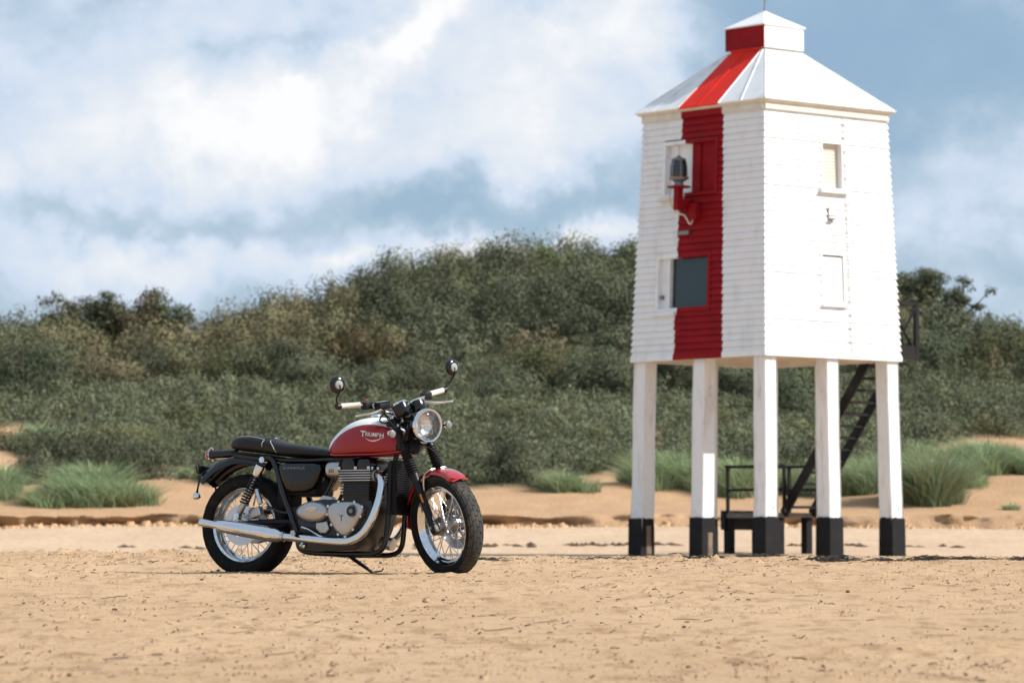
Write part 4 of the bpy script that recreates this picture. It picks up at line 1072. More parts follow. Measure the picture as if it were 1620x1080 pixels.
for k in range(5):
    b.box(hc + Vector((.004, -.056 + k * .028, 0)), (.002, .0015, .02 + .14 * math.sqrt(max(0, 1 - ((k - 4) / 4.8) ** 2))))
b.build('lens_flutes', 'headlamp_glass', hl, smooth=False)
for y in (-.105, .105):
    b = MB(); b.tube([fl(.58, y * .97, .02), fl(.60, y * 1.05, .055), (HX - .045, y * 1.02, HZ)], [.013, .010, .012], 8, 4); b.build('headlamp_bracket', 'satin_black', bike, S)
# instruments
for y in (-.063, .063):
    a_ = Vector((-.52, 0, .86)); c_ = Vector((1.205, y, 1.02))
    b = MB(); b.lathe([(.001, -.035), (.030, -.030), (.046, -.012), (.053, .02), (.054, .050), (.001, .046)], c_, a_, 28); ins = b.build('instrument_pod', 'gloss_black', bike, S)
    b = MB(); b.lathe([(.054, .044), (.0575, .047), (.0575, .056), (.052, .058), (.050, .050)], c_, a_, 28, closed=True); b.build('bezel', 'chrome', ins)
b = MB(); b.box((1.165, 0, 1.005), (.05, .15, .018), Matrix.Rotation(R(-25), 3, 'Y')); b.build('instrument_bracket', 'brushed_steel', bike, S, bevel=.004)
# handlebar
HB = [(1.02, -.405, 1.102), (1.035, -.33, 1.098), (1.06, -.24, 1.091), (1.085, -.18, 1.075), (1.105, -.12, 1.03), (1.11, -.06, 1.012), (1.11, 0, 1.01)]
HB = HB + [(x, -y, z) for (x, y, z) in reversed(HB[:-1])]
b = MB(); b.tube(HB, .0115, 12, 6); b.build('handlebar', 'chrome', bike, S)
def hb(t):  # y>0 param -> point along bar on the left side
    P = catmull(HB, 6); return min(P, key=lambda p: abs(p.y - t))
for sgn in (-1, 1):
    def q_(y): return hb(y * sgn)
    b = MB(); g0, g1 = q_(.265), q_(.392); b.tube([g0, g0.lerp(g1, .03), g0.lerp(g1, .06), g0.lerp(g1, .95), g1], [.019, .019, .0172, .0172, .0185], 16); gr = b.build('grip', 'cream_grip', bike, S)
    b = MB(); b.tube([q_(.392), q_(.392) + (g1 - g0).normalized() * .022], [.0185, .016], 16); b.build('bar_end', 'satin_black', gr)
    sa, sb = q_(.195), q_(.258)
    b = MB(); b.box((sa + sb) / 2 + Vector((0, 0, -.003)), (.05, .062, .052), Matrix.Rotation(R(-6 * sgn), 3, 'Z')); sw_ = b.build('switch_housing', 'satin_black', bike, S, bevel=.010)
    b = MB(); b.box((sa + sb) / 2 + Vector((.0, -.005 * sgn, .028)), (.014, .018, .012)); b.build('switch_button', 'lens_red' if sgn < 0 else 'satin_black', sw_, bevel=.002)
    if sgn < 0:
        b = MB(); b.box(q_(.15) + Vector((.025, 0, .018)), (.055, .09, .042), Matrix.Rotation(R(10), 3, 'Z')); mc = b.build('brake_reservoir', 'satin_black', bike, S, bevel=.008)
        b = MB(); b.box(q_(.15) + Vector((.025, 0, .042)), (.059, .094, .009), Matrix.Rotation(R(10), 3, 'Z')); b.build('reservoir_lid', 'gloss_black', mc, bevel=.003)
    else:
        b = MB(); b.box(q_(.165) + Vector((.025, 0, -.002)), (.04, .05, .03)); b.build('clutch_lever_clamp', 'satin_black', bike, S, bevel=.006)
    p0 = q_(.165) + Vector((.045, 0, -.004))
    b = MB(); b.tube([p0, p0 + Vector((.022, .05 * sgn, -.012)), p0 + Vector((.030, .11 * sgn, -.018)), p0 + Vector((.012, .17 * sgn, -.020)), p0 + Vector((.006, .20 * sgn, -.022)), p0 + Vector((.004, .212 * sgn, -.022))], [.009, .010, .0075, .0065, .0065, .009], 8, 4, sy=.7); b.build('hand_lever', 'alloy', bike, S)
    # bar-end mirror
    m0 = q_(.40); ex_ = .055 if sgn > 0 else .022; m1 = m0 + Vector((.004, .012 * sgn + ex_ * .5, .02)); mc_ = m0 + Vector((.012, .018 * sgn + ex_, .132))
    b = MB(); b.cyl(m0 + Vector((0, -.012 * sgn, 0)), m0 + Vector((0, .012 * sgn, 0)), .021, 16); mi = b.build('mirror_clamp', 'satin_black', bike, S)
    b = MB(); b.tube([m0 + Vector((0, .004 * sgn, .01)), m1 + Vector((.002, .012 * sgn, .03)), mc_ + Vector((.016, 0, -.035)), mc_ + Vector((.018, 0, 0))], .0062, 8, 5); b.build('mirror_stalk', 'satin_black', mi)
    b = MB(); b.lathe([(.001, .016), (.03, .016), (.044, .012), (.053, .004), (.0545, -.006), (.051, -.014), (.001, -.012)], mc_, (1, .12 * sgn, .04), 36); b.build('mirror_head', 'gloss_black', mi)
    b = MB(); b.lathe([(.001, .0205), (.022, .0205), (.027, .0175), (.027, .012)], mc_, (1, .12 * sgn, .04), 30); b.build('mirror_boss', 'mirror_grey', mi)
    b = MB(); b.lathe([(.001, -.0145), (.047, -.0145), (.047, -.012)], mc_, (1, .12 * sgn, .04), 30); b.build('mirror_glass', 'chrome', mi)
    # front indicator
    ic = Vector((1.275, .215 * sgn, .908))
    b = MB(); b.tube([(1.245, .11 * sgn, .905), (1.265, .17 * sgn, .907), ic + Vector((-.01, -.012 * sgn, 0))], [.007, .006, .008], 8); ind = b.build('indicator_stalk', 'satin_black', bike, S)
    b = MB(); b.lathe([(.001, -.030), (.012, -.028), (.021, -.014), (.0245, .004), (.0245, .010)], ic, (1, 0, 0), 22); b.build('indicator_body', 'chrome', ind)
    b = MB(); b.lathe([(.0245, .010), (.022, .017), (.012, .021), (.001, .022)], ic, (1, 0, 0), 22); b.build('indicator_lens', 'clear_lens', ind)
# cables
for pts, r_ in (([(1.10, -.13, 1.05), (1.17, -.16, 1.00), (1.20, -.12, .92), (1.16, -.06, .84), (1.10, -.05, .80)], .0045), ([(1.12, .15, 1.06), (1.20, .15, 1.0), (1.22, .09, .88), (1.16, .05, .80)], .0045),
                ([(1.10, -.17, 1.06), (1.16, -.13, .985), (1.12, -.15, .965), (1.05, -.13, .985), (1.09, -.11, 1.03)], .005), ([(1.24, 0, .83), (1.30, .05, .78), (1.32, .085, .72), (1.34, .09, .60)], .004)):
    b = MB(); b.tube(pts, r_, 6, 6); b.build('cable', 'matt_black', bike, S)
b = MB(); b.lathe([(.001, 0), (.045, 0), (.05, .012), (.045, .028), (.001, .03)], (1.225, -.02, .80), (.9, -.2, .2), 24); b.build('horn', 'satin_black', bike, S)

# --- tank
TX = [.612, .625, .65, .70, .76, .83, .90, .98, 1.05, 1.10, 1.14, 1.165, 1.178]
TT = [.80, .835, .868, .915, .952, .975, .985, .984, .970, .948, .912, .870, .825]
TB = [.752, .745, .740, .736, .735, .735, .735, .735, .738, .742, .750, .764, .785]
TW = [.045, .075, .098, .120, .136, .147, .153, .153, .146, .135, .115, .085, .045]
def tank_y(x, z):
    t, bo, w = lerpc(TX, TT, x), lerpc(TX, TB, x), lerpc(TX, TW, x)
    zm = bo + (t - bo) * .40
    if z >= zm: v = (z - zm) / (t - zm); return w * max(0, 1 - min(1, v) ** 2.3) ** (1 / 2.3)
    v = (zm - z) / (zm - bo); return w * max(0, 1 - min(1, v) ** 4.5) ** (1 / 4.5)
def smooth_prof(X, Y, x): # monotone-ish smooth interpolation
    return float(np.interp(x, _txf, np.interp(_txf, X, Y)))
rings = []
xs_t = [TX[0] + (TX[-1] - TX[0]) * (1 - math.cos(math.pi * k / 40)) / 2 for k in range(41)]
for x in xs_t:
    t, bo, w = lerpc(TX, TT, x), lerpc(TX, TB, x), lerpc(TX, TW, x); zm = bo + (t - bo) * .40
    ring = []
    for k in range(48):
        a = 2 * math.pi * k / 48; c_, s_ = math.cos(a), math.sin(a); n_ = 2.3 if s_ >= 0 else 4.5
        y = w * math.copysign(abs(c_) ** (2 / n_), c_); z = zm + ((t - zm) if s_ >= 0 else (zm - bo)) * math.copysign(abs(s_) ** (2 / n_), s_)
        ring.append((x, y, z))
    rings.append(ring)
for _ in range(2):   # soften the profile
    R2 = [rings[0]] + [[tuple((a[i] + 2 * b_[i] + c_[i]) / 4 for i in range(3)) for a, b_, c_ in zip(rings[k - 1], rings[k], rings[k + 1])] for k in range(1, len(rings) - 1)] + [rings[-1]]
    rings = R2
b = MB(); b.rings(rings); tank = b.build('fuel_tank', 'tank_paint', bike, ang=70)
b = MB(); L1 = [(x, -lerpc(TX, TW, x) * .99 - .001, lerpc(TX, TB, x) + .012) for x in np.linspace(.625, 1.165, 30)]
b.tube(L1, .0045, 6); b.build('tank_seam', 'bike_red', tank)
b = MB(); b.tube([(x, -y, z) for x, y, z in L1], .0045, 6); b.build('tank_seam', 'bike_red', tank)
b = MB(); b.lathe([(.034, -.01), (.034, .012), (.028, .020), (.001, .022)], (.92, 0, .984), (0, 0, 1), 28); b.build('filler_cap', 'chrome', tank)
def tank_text(sg):
    b = MB()
    x0, z0, sl = .900, .862, -.10
    def put(body, size, ox, oz, wscale=1.0, bold=.0):
        vs_, fs = text_geo(body, size, .018)
        wd_ = max(v[0] for v in vs_); vs_ = [(v[0] / wd_ * wscale, v[1], 0) for v in vs_]; wscale = 1.0
        P = []
        for (tx, ty, _) in vs_:
            xx = x0 + ox + tx * wscale if sg < 0 else (2 * x0 + .19) - (x0 + ox + tx * wscale) ; u = ox + tx * wscale
            zz = z0 + oz + ty + sl * (u if sg < 0 else .19 - u) + .0
            P.append((xx, sg * (tank_y(xx, zz) + .0022), zz))
        b.add(P, fs)
    put('T', .048, 0, -.002, .033); put('RIUMP', .034, .0335, .004, .094); put('H', .041, .1315, .001, .029)
    # bar over the word from the T and swash under it
    def stroke(pts, w):
        P = []
        for i, (u, v) in enumerate(pts):
            ww = w[i]
            for s in (-1, 1):
                xx = x0 + u if sg < 0 else x0 + .19 - u; zz = z0 + v + s * ww + sl * (u if sg < 0 else .19 - u); P.append((xx, sg * (tank_y(xx, zz) + .0022), zz))
        n = len(pts); b.add(P, [(2 * i, 2 * i + 2, 2 * i + 3, 2 * i + 1) for i in range(n - 1)])
    sw = [(.036 + .124 * t, -.006 - .022 * math.sin(math.pi * (t ** .8)) + .010 * t) for t in np.linspace(0, 1, 18)]
    stroke(sw, [.0006 + .0030 * math.sin(math.pi * t) for t in np.linspace(0, 1, 18)])
    stroke([(-.006, .0305), (.0, .0315), (.03, .0315), (.036, .030)], [.001, .002, .002, .001])
    b.build('tank_lettering', 'silver_decal', tank, smooth=False)
tank_text(-1); tank_text(1)

# --- seat
SX = [-.112, -.10, -.07, -.02, .06, .14, .19, .24, .32, .42, .52, .60, .635]
ST = [.828, .850, .872, .884, .886, .878, .868, .848, .832, .820, .806, .790, .778]
SB_ = [.812, .800, .792, .785, .776, .766, .760, .753, .744, .740, .737, .735, .735]
SW = [.045, .075, .100, .118, .127, .131, .134, .138, .140, .128, .112, .100, .095]
rings = []
def seat_y(x, z):
    t, bo, w = lerpc(SX, ST, x), lerpc(SX, SB_, x), lerpc(SX, SW, x); zm = bo + (t - bo) * .45
    v = (z - zm) / (t - zm) if z > zm else (zm - z) / (zm - bo)
    return w * max(0, 1 - min(1, abs(v)) ** 2.8) ** (1 / 2.8)
for x in np.linspace(SX[0], SX[-1], 44):
    t, bo, w = lerpc(SX, ST, x), lerpc(SX, SB_, x), lerpc(SX, SW, x); zm = bo + (t - bo) * .45
    ring = []
    for k in range(36):
        a = 2 * math.pi * k / 36; c_, s_ = math.cos(a), math.sin(a); n_ = 2.8
        ring.append((x, w * math.copysign(abs(c_) ** (2 / n_), c_), zm + ((t - zm) if s_ >= 0 else (zm - bo)) * math.copysign(abs(s_) ** (2 / n_), s_)))
    rings.append(ring)
b = MB(); b.rings(rings); seat = b.build('seat', 'seat_vinyl', bike, ang=60)
def seat_line(pts, r_, m_, nm):
    P = [(x, sg * (seat_y(x, z) + .001), z) for (x, z) in pts]
    b = MB(); b.tube(P, r_, 6, 4); b.build(nm, m_, seat)
for sg in (-1, 1):
    seat_line([(-.055, .868), (-.02, .874), (.06, .873), (.13, .863), (.175, .853)], .0024, 'piping', 'seat_piping')
    seat_line([(.19, .868), (.22, .842), (.25, .812), (.275, .775), (.292, .750)], .0024, 'piping', 'seat_piping')
    seat_line([(.188, .869), (.178, .845), (.170, .81), (.168, .772)], .0022, 'piping', 'seat_seam')
b = MB(); sg = 1
P = [(.188, y, lerpc(SX, ST, .188) * 1.0 - .0008 - .028 * (abs(y) / .13) ** 3) for y in np.linspace(-.10, .10, 13)]; b.tube(P, .0026, 6); b.build('seat_seam', 'matt_black', seat)
b = MB(); b.prism([(-.09, .785), (.10, .768), (.30, .738), (.64, .728), (.64, .715), (.28, .722), (.08, .75), (-.09, .772)], -.095, .095); b.build('seat_base', 'matt_black', seat, bevel=.003)

# --- rear mudguard, tail light, plate holder, rear indicators
b = MB(); b.rings(arc_guard((.0, 0, .318), .452, R(62), R(141), .098, .062, 30)); rg = b.build('rear_mudguard', 'gloss_black', bike, ang=50)
b = MB(); b.rings([[(x, y * w, z + h * k_) for (y, k_) in ((-1, -.6), (-1, .5), (-.6, 1), (.6, 1), (1, .5), (1, -.6), (.6, -1), (-.6, -1))] for (x, z, w, h) in ((-.10, .775, .035, .024), (-.20, .772, .040, .026), (-.275, .770, .044, .028), (-.288, .770, .043, .028))]); tl = b.build('tail_light', 'gloss_black', rg, bevel=.004)
b = MB(); b.rings([[(x, y * w, z + h * k_) for (y, k_) in ((-1, -.6), (-1, .5), (-.6, 1), (.6, 1), (1, .5), (1, -.6), (.6, -1), (-.6, -1))] for (x, z, w, h) in ((-.2885, .770, .0445, .029), (-.305, .770, .043, .028), (-.318, .769, .034, .021), (-.321, .769, .020, .012))]); b.build('tail_lens', 'lens_red', rg, ang=50)
b = MB(); b.lathe([(.0475, -.004), (.0475, .004), (.040, .006)], (-.288, 0, .770), (-1, 0, 0), 8); b.build('tail_trim', 'chrome', rg)
b = MB(); b.box((-.295, 0, .680), (.12, .05, .022), Matrix.Rotation(R(10), 3, 'Y')); b.box((-.345, 0, .672), (.012, .17, .055), Matrix.Rotation(R(-15), 3, 'Y')); b.build('plate_holder', 'satin_black', rg, bevel=.004)
for sg in (-1, 1):
    b = MB(); b.tube([(-.315, .05 * sg, .652), (-.320, .088 * sg, .60), (-.322, .104 * sg, .545), (-.324, .108 * sg, .522)], [.008, .006, .006, .010], 8, 4); st_ = b.build('indicator_stalk', 'satin_black', bike)
    b = MB(); b.lathe([(.001, -.024), (.014, -.022), (.022, -.010), (.0245, .006), (.0225, .014), (.001, .018)], (-.324, .108 * sg, .503), (-1, 0, -.1), 20); b.build('indicator_body', 'chrome', st_)
    b = MB(); b.lathe([(.023, .0145), (.014, .020), (.001, .021)], (-.324, .108 * sg, .503), (-1, 0, -.1), 20); b.build('indicator_lens', 'amber', st_)

# --- rear suspension
for sg in (-1, 1):
    y = .150 * sg; top = Vector((.195, y, .722)); bot = Vector((.018, y * 1.02, .372)); d = (top - bot).normalized(); Lh = (top - bot).length
    b = MB(); b.tube([bot + d * .02, bot + d * (Lh - .06)], .0105, 12); sh = b.build('shock_absorber', 'brushed_steel', bike)
    b = MB(); b.tube([bot + d * .015, bot + d * .02, bot + d * .105, bot + d * .115], [.016, .020, .021, .018], 16); b.build('shock_body', 'alloy', sh)
    b = MB(); b.lathe([(.001, 0), (.021, .0), (.031, .012), (.033, .06), (.031, .075), (.001, .078)], top - d * .115, d, 22); b.build('shock_cover', 'chrome', sh)
    b = MB(); hel = []
    u = d.orthogonal().normalized(); w = d.cross(u); turns = 10; n = turns * 12
    for k in range(n + 1):
        t = k / n; a = 2 * math.pi * turns * t; hel.append(bot + d * (.085 + (Lh - .205) * t) + (u * math.cos(a) + w * math.sin(a)) * .0265)
    b.tube(hel, .0052, 6); b.build('spring', 'satin_black', sh)
    for p in (top, bot):
        b = MB(); b.cyl(p - Vector((0, .022, 0)), p + Vector((0, .022, 0)), .019, 18); b.cyl(p - Vector((0, .030, 0)), p + Vector((0, .030, 0)), .009, 8); b.build('shock_eye', 'chrome', sh)
    b = MB(); b.tube([(.42, .10 * sg, .335), (.25, .118 * sg, .335), (.06, .122 * sg, .325), (-.045, .122 * sg, .3208)], [.024, .024, .020, .018], 14); arm = b.build('swingarm', 'satin_black', bike)
    b = MB(); b.cyl((0, .108 * sg, .3208), (0, .150 * sg, .3208), .017, 6); b.build('axle_nut', 'brushed_steel', arm)
    b = MB(); b.box((.0, .128 * sg, .3208), (.10, .012, .036)); b.build('chain_adjuster', 'alloy', arm, bevel=.004)
b = MB(); b.box((.118, -.098, .398), (.085, .045, .058), Matrix.Rotation(R(-20), 3, 'Y')); b.build('rear_caliper', 'alloy', bike, bevel=.008)
b = MB(); b.tube([(.10, -.105, .44), (.13, -.13, .50)], .006, 6); b.tube([(.14, -.138, .54), (.175, -.138, .45)], .016, 14); b.build('brake_fluid_bottle', 'brushed_steel', bike)
b = MB(); b.prism([(.42, .41), (.10, .42), (-.02, .44), (-.13, .40), (-.15, .35), (-.12, .38), (-.01, .415), (.10, .395), (.42, .385)], .066, .088); b.build('chain_guard', 'satin_black', bike, bevel=.003)
b = MB(); b.tube([(.02, .072, .425), (.44, .072, .395)], .007, 6); b.tube([(.02, .072, .216), (.44, .072, .30)], .007, 6); b.build('drive_chain', 'grey_metal', bike)

# --- frame
def ft(pts, r_, nm='frame_tube', m_='gloss_black', sm=5):
    b = MB(); b.tube(pts, r_, 12, sm); return b.build(nm, m_, bike)
for sg in (-1, 1):
    ft([(.17, .118 * sg, .735), (.24, .125 * sg, .728), (.285, .135 * sg, .66), (.35, .145 * sg, .50), (.43, .15 * sg, .33), (.46, .15 * sg, .255)], .0185)
    ft([(-.06, .085 * sg, .757), (.20, .098 * sg, .728), (.45, .098 * sg, .718), (.62, .085 * sg, .722), (.85, .07 * sg, .735), (1.06, .04 * sg, .80), (1.12, .03 * sg, .86)], .015)
    ft([(1.125, .032 * sg, .85), (1.105, .075 * sg, .70), (1.085, .095 * sg, .50), (1.075, .10 * sg, .30), (1.055, .105 * sg, .185), (.99, .11 * sg, .142), (.85, .115 * sg, .138), (.60, .12 * sg, .142), (.47, .125 * sg, .165), (.44, .125 * sg, .24)], .0165)
    ft([(.44, .10 * sg, .34), (.56, .10 * sg, .42), (.66, .09 * sg, .58), (.70, .08 * sg, .72)], .013)
    ft([(.22, .12 * sg, .43), (.34, .13 * sg, .395), (.46, .13 * sg, .40)], .009)
b = MB(); b.prism([(.40, .26), (.40, .42), (.47, .44), (.50, .30), (.48, .22)], -.148, .148); b.build('pivot_plate', 'satin_black', bike, bevel=.006)

# --- side panels with lettering
def loc_outl(p): return p
SP = [(.305, .690), (.36, .700), (.56, .697), (.605, .685), (.615, .660), (.595, .60), (.56, .545), (.50, .520), (.40, .518), (.355, .535), (.32, .60), (.30, .665)]
for sg in (-1, 1):
    b = MB(); b.prism([(x, z) for x, z in SP], .07 * sg, .138 * sg, dome=[(.94, .150 * sg), (.80, .156 * sg), (.4, .159 * sg)]); pnl = b.build('side_panel', 'gloss_black', bike, ang=50)
    vs_, fs = text_geo('BONNEVILLE', .024)
    wmax = max(v[0] for v in vs_); b = MB()
    b.add([((.345 + v[0] / wmax * .16) if sg < 0 else (.505 - v[0] / wmax * .16), (.1575 + .001) * sg, .652 + v[1] + .01) for v in vs_], fs); b.build('panel_lettering', 'grey_decal', pnl, smooth=False)
b = MB(); b.box((.43, 0, .60), (.26, .22, .20)); b.build('air_box', 'matt_black', bike, bevel=.02)
b = MB(); b.box((.30, 0, .52), (.10, .15, .20)); b.build('battery_tray', 'matt_black', bike, bevel=.02)

# --- engine
EO = [(.45, .185), (.46, .38), (.52, .46), (.64, .475), (.76, .47), (.985, .465), (1.0, .41), (.965, .29), (.925, .205), (.87, .165), (.60, .15), (.48, .16)]
b = MB(); b.prism(EO, -.150, .150, dome=[(.96, .158)]); eng = b.build('crankcase', 'engine_black', bike, bevel=.008)
b = MB(); b.box((.875, 0, .525), (.185, .30, .13)); b.build('cylinder_block', 'engine_black', eng, bevel=.008)
for k in range(6):
    b = MB(); b.box((.875, 0, .482 + k * .018), (.212, .335, .006)); b.build('cylinder_fin', 'engine_black', eng, bevel=.0015, seg=1)
b = MB(); b.box((.875, 0, .617), (.200, .325, .075)); b.build('cylinder_head', 'engine_black', eng, bevel=.006)
for k in range(5):
    b = MB(); b.box((.875, 0, .588 + k * .0155), (.228, .352, .0062)); b.build('head_fin', 'fin_edge', eng, bevel=.0015, seg=1)
for x in (.822, .935):
    b = MB(); b.rings([[(x + sx * a, y, z) for (sx, y) in ((-1, -.165), (1, -.165), (1, .165), (-1, .165))] for (a, z) in ((.047, .655), (.047, .69), (.038, .712), (.028, .718))]); b.build('cam_cover', 'gloss_black', eng, bevel=.008)
for k, (x, y) in enumerate(((.985, -.15), (.995, -.10), (.985, .1), (.985, .15), (.76, -.17), (.88, -.17), (.975, -.172))):
    b = MB(); b.cyl((x, y, .655), (x, y, .672), .010, 6); b.build('head_bolt', 'brushed_steel', eng)
# clutch cover (pointed oval), sprocket cover and their fittings
def blob(cx, cz, pts): return [(cx + x, cz + z) for x, z in pts]
CO = catmull([(p[0], 0, p[1]) for p in [(.700, .430), (.745, .452), (.83, .458), (.905, .452), (.945, .430), (.952, .395), (.925, .345), (.885, .285), (.845, .248), (.808, .240), (.772, .262), (.735, .305), (.705, .355), (.693, .395), (.700, .430)]], 5)
CO = [(p.x, p.z) for p in CO[:-1]]
b = MB(); b.prism(CO, -.140, -.178, dome=[(.985, -.188), (.94, -.197), (.80, -.204), (.5, -.207), (.2, -.208)]); cc = b.build('clutch_cover', 'alloy', eng, ang=55)
for k in range(0, len(CO), 7):
    x, z = CO[k]; cx, cz = .825, .355
    b = MB(); b.cyl((cx + (x - cx) * .985, -.172, cz + (z - cz) * .985), (cx + (x - cx) * .985, -.196, cz + (z - cz) * .985), .0095, 10); b.build('cover_bolt', 'brushed_steel', cc)
b = MB(); b.lathe([(.001, .012), (.020, .012), (.022, .008), (.036, .008), (.041, .002), (.041, -.004)], (.880, -.2035, .398), (0, -1, 0), 30); bd = b.build('oil_cap_badge', 'gloss_black', cc)
b = MB(); b.lathe([(.034, .0085), (.037, .0105), (.040, .0045), (.034, .006)], (.880, -.2035, .398), (0, -1, 0), 30, closed=True); b.build('badge_ring', 'brushed_steel', cc)
b = MB(); b.lathe([(.001, .0145), (.013, .0145), (.014, .012)], (.880, -.2035, .398), (0, -1, 0), 20); b.build('badge_centre', 'grey_metal', cc)
vs_, fs = text_geo('T', .055); mx_ = max(v[0] for v in vs_); b = MB(); b.add([(.792 + v[0], -.2086, .335 + v[1]) for v in vs_], fs); b.build('cover_lettering', 'gloss_black', cc, smooth=False)
OV = [(.578 + .114 * math.cos(a) * (1 + .06 * math.cos(2 * a)), .396 + .068 * math.sin(a)) for a in [2 * math.pi * k / 40 for k in range(40)]]
b = MB(); b.prism(OV, -.13, -.150, dome=[(.985, -.168), (.93, -.184), (.80, -.197), (.6, -.205), (.35, -.209), (.1, -.210)]); oc = b.build('sprocket_cover', 'alloy', eng, ang=60)
OV2 = [(.590 + .045 * math.cos(a), .412 + .020 * math.sin(a) + .006 * math.cos(a)) for a in [2 * math.pi * k / 24 for k in range(24)]]
b = MB(); b.prism(OV2, -.195, -.2085, dome=[(.9, -.2115)]); b.build('cover_boss', 'brushed_steel', oc, ang=50)
b = MB(); b.prism([(.60, .33), (.68, .34), (.70, .29), (.675, .262), (.635, .262), (.60, .29)], -.13, -.165, dome=[(.9, -.172)]); b.build('lower_case_cover', 'alloy', eng, bevel=.004)
b = MB(); b.prism([(.60, .47), (.63, .50), (.69, .49), (.72, .455), (.66, .44)], -.09, -.145); b.build('starter_cover', 'alloy', eng, bevel=.006)
b = MB(); b.lathe([(.001, -.048), (.046, -.045), (.05, -.036), (.05, .036), (.046, .045), (.001, .048)], (.700, -.110, .658), (1, 0, .05), 28); tbd = b.build('throttle_body', 'alloy', bike)
for i in range(4):
    for j in range(3):
        a = R(-8 + i * 14); b = MB(); c0 = Vector((.686 + j * .014, -.110 - math.cos(a) * .0500, .650 + math.sin(a) * .05)); n_ = Vector((0, -math.cos(a), math.sin(a)))
        b.cyl(c0, c0 + n_ * .0012, .0046, 8); b.build('vent_hole', 'matt_black', tbd)
b = MB(); b.tube([(.66, -.06, .655), (.56, -.04, .64)], .045, 20); b.build('intake_duct', 'matt_black', bike)
b = MB(); b.cyl((.762, -.12, .50), (.768, -.12, .575), .011, 12); b.build('coolant_pipe', 'alloy', bike)
# exhausts
def exhaust(sg):
    y = lambda v: v * sg
    pts = [(.975, y(.115), .617), (1.015, y(.125), .618), (1.05, y(.145), .592), (1.062, y(.165), .53), (1.055, y(.19), .44), (1.025, y(.208), .345), (.975, y(.218), .265), (.91, y(.224), .222), (.83, y(.226), .208), (.62, y(.226), .222), (.40, y(.226), .243)]
    b = MB(); b.tube(pts, .0245, 20, 6); ex = b.build('exhaust_pipe', 'chrome', bike, ang=60)
    b = MB(); b.lathe([(.026, -.014), (.037, -.012), (.039, -.004), (.039, .006), (.030, .012)], (.998, y(.120), .617), (1, .3 * sg, 0), 20); b.build('exhaust_clamp', 'grey_metal', ex)
    p0, p1 = Vector((.405, y(.226), .242)), Vector((-.200, y(.246), .332)); d = p1 - p0; Lx = d.length
    b = MB(); b.lathe([(.0245, 0), (.030, .004), (.031, .022), (.040, .040), (.0465, .065), (.048, .12), (.0475, .22), (.044, .34), (.040, .43), (.037, .465), (.030, .482), (.0245, .495), (.0235, .53), (.0235, Lx), (.0205, Lx), (.0205, Lx - .06), (.001, Lx - .07)], p0, d, 30); b.build('silencer', 'chrome', ex, ang=50)
    b = MB(); b.lathe([(.0255, -.006), (.0325, -.004), (.0325, .014), (.0255, .016)], p0, d, 20); b.build('silencer_clamp', 'brushed_steel', ex)
exhaust(-1); exhaust(1)
# radiator
b = MB(); b.box((1.118, 0, .545), (.034, .235, .335), Matrix.Rotation(R(-4), 3, 'Y')); rad = b.build('radiator', 'matt_black', bike, bevel=.005)
b = MB()
for k in range(22): b.box((1.1365 + .0049 - k * .00105 + .011, 0, .395 + k * .0143), (.004, .22, .005), Matrix.Rotation(R(-4), 3, 'Y'))
b.build('radiator_fins', 'satin_black', rad, smooth=False)
b = MB(); b.tube([(1.10, -.118, .70), (1.096, -.122, .38)], .018, 8); b.build('radiator_tank', 'satin_black', rad)
b = MB(); b.lathe([(.001, -.05), (.036, -.048), (.040, -.04), (.040, .035), (.001, .037)], (1.03, -.01, .205), (1, 0, -.2), 24); b.build('oil_filter', 'brushed_steel', eng)
b = MB(); b.tube([(.99, -.06, .60), (1.06, -.09, .655), (1.11, -.10, .67)], .014, 10, 4); b.build('radiator_hose', 'matt_black', bike)
# pegs, pedals, stand
for sg in (-1, 1):
    b = MB(); b.tube([(.475, .15 * sg, .262), (.50, .185 * sg, .262), (.505, .275 * sg, .262)], [.010, .011, .016], 10); pg = b.build('footpeg', 'matt_black', bike)
    b = MB(); b.cyl((.505, .272 * sg, .262), (.505, .284 * sg, .262), .017, 12); b.build('peg_end', 'alloy', pg)
    b = MB(); b.tube([(.36, .15 * sg, .318), (.33, .20 * sg, .30), (.325, .255 * sg, .30)], [.009, .010, .013], 8); b.build('passenger_peg', 'matt_black', bike)
b = MB(); b.tube([(.50, -.165, .30), (.56, -.18, .285), (.64, -.185, .245), (.70, -.20, .235)], [.010, .008, .008, .010], 8, 4); pdl = b.build('brake_pedal', 'chrome', bike)
b = MB(); b.box((.715, -.215, .238), (.05, .045, .012)); b.build('pedal_pad', 'matt_black', pdl, bevel=.003)
b = MB(); b.tube([(.52, .17, .30), (.62, .19, .285), (.70, .21, .29)], [.008, .008, .010], 8, 4); b.build('gear_lever', 'chrome', bike)
b = MB(); b.tube([(.66, .105, .150), (.70, .125, .115), (.80, .205, .030), (.815, .215, .012)], [.014, .012, .010, .010], 10); sd2 = b.build('side_stand', 'satin_black', bike)
b = MB(); b.box((.822, .222, .006), (.075, .045, .007)); b.build('stand_foot', 'satin_black', sd2, bevel=.002)
b = MB(); b.tube([(.79, .20, .035), (.845, .225, .045), (.855, .23, .062)], .005, 6); b.build('stand_tang', 'satin_black', sd2)
b = MB(); b.lathe([(.001, -.02), (.018, -.02), (.020, .0), (.001, .01)], (.50, -.16, .19), (0, -1, 0), 16); b.build('frame_plug', 'chrome', bike)

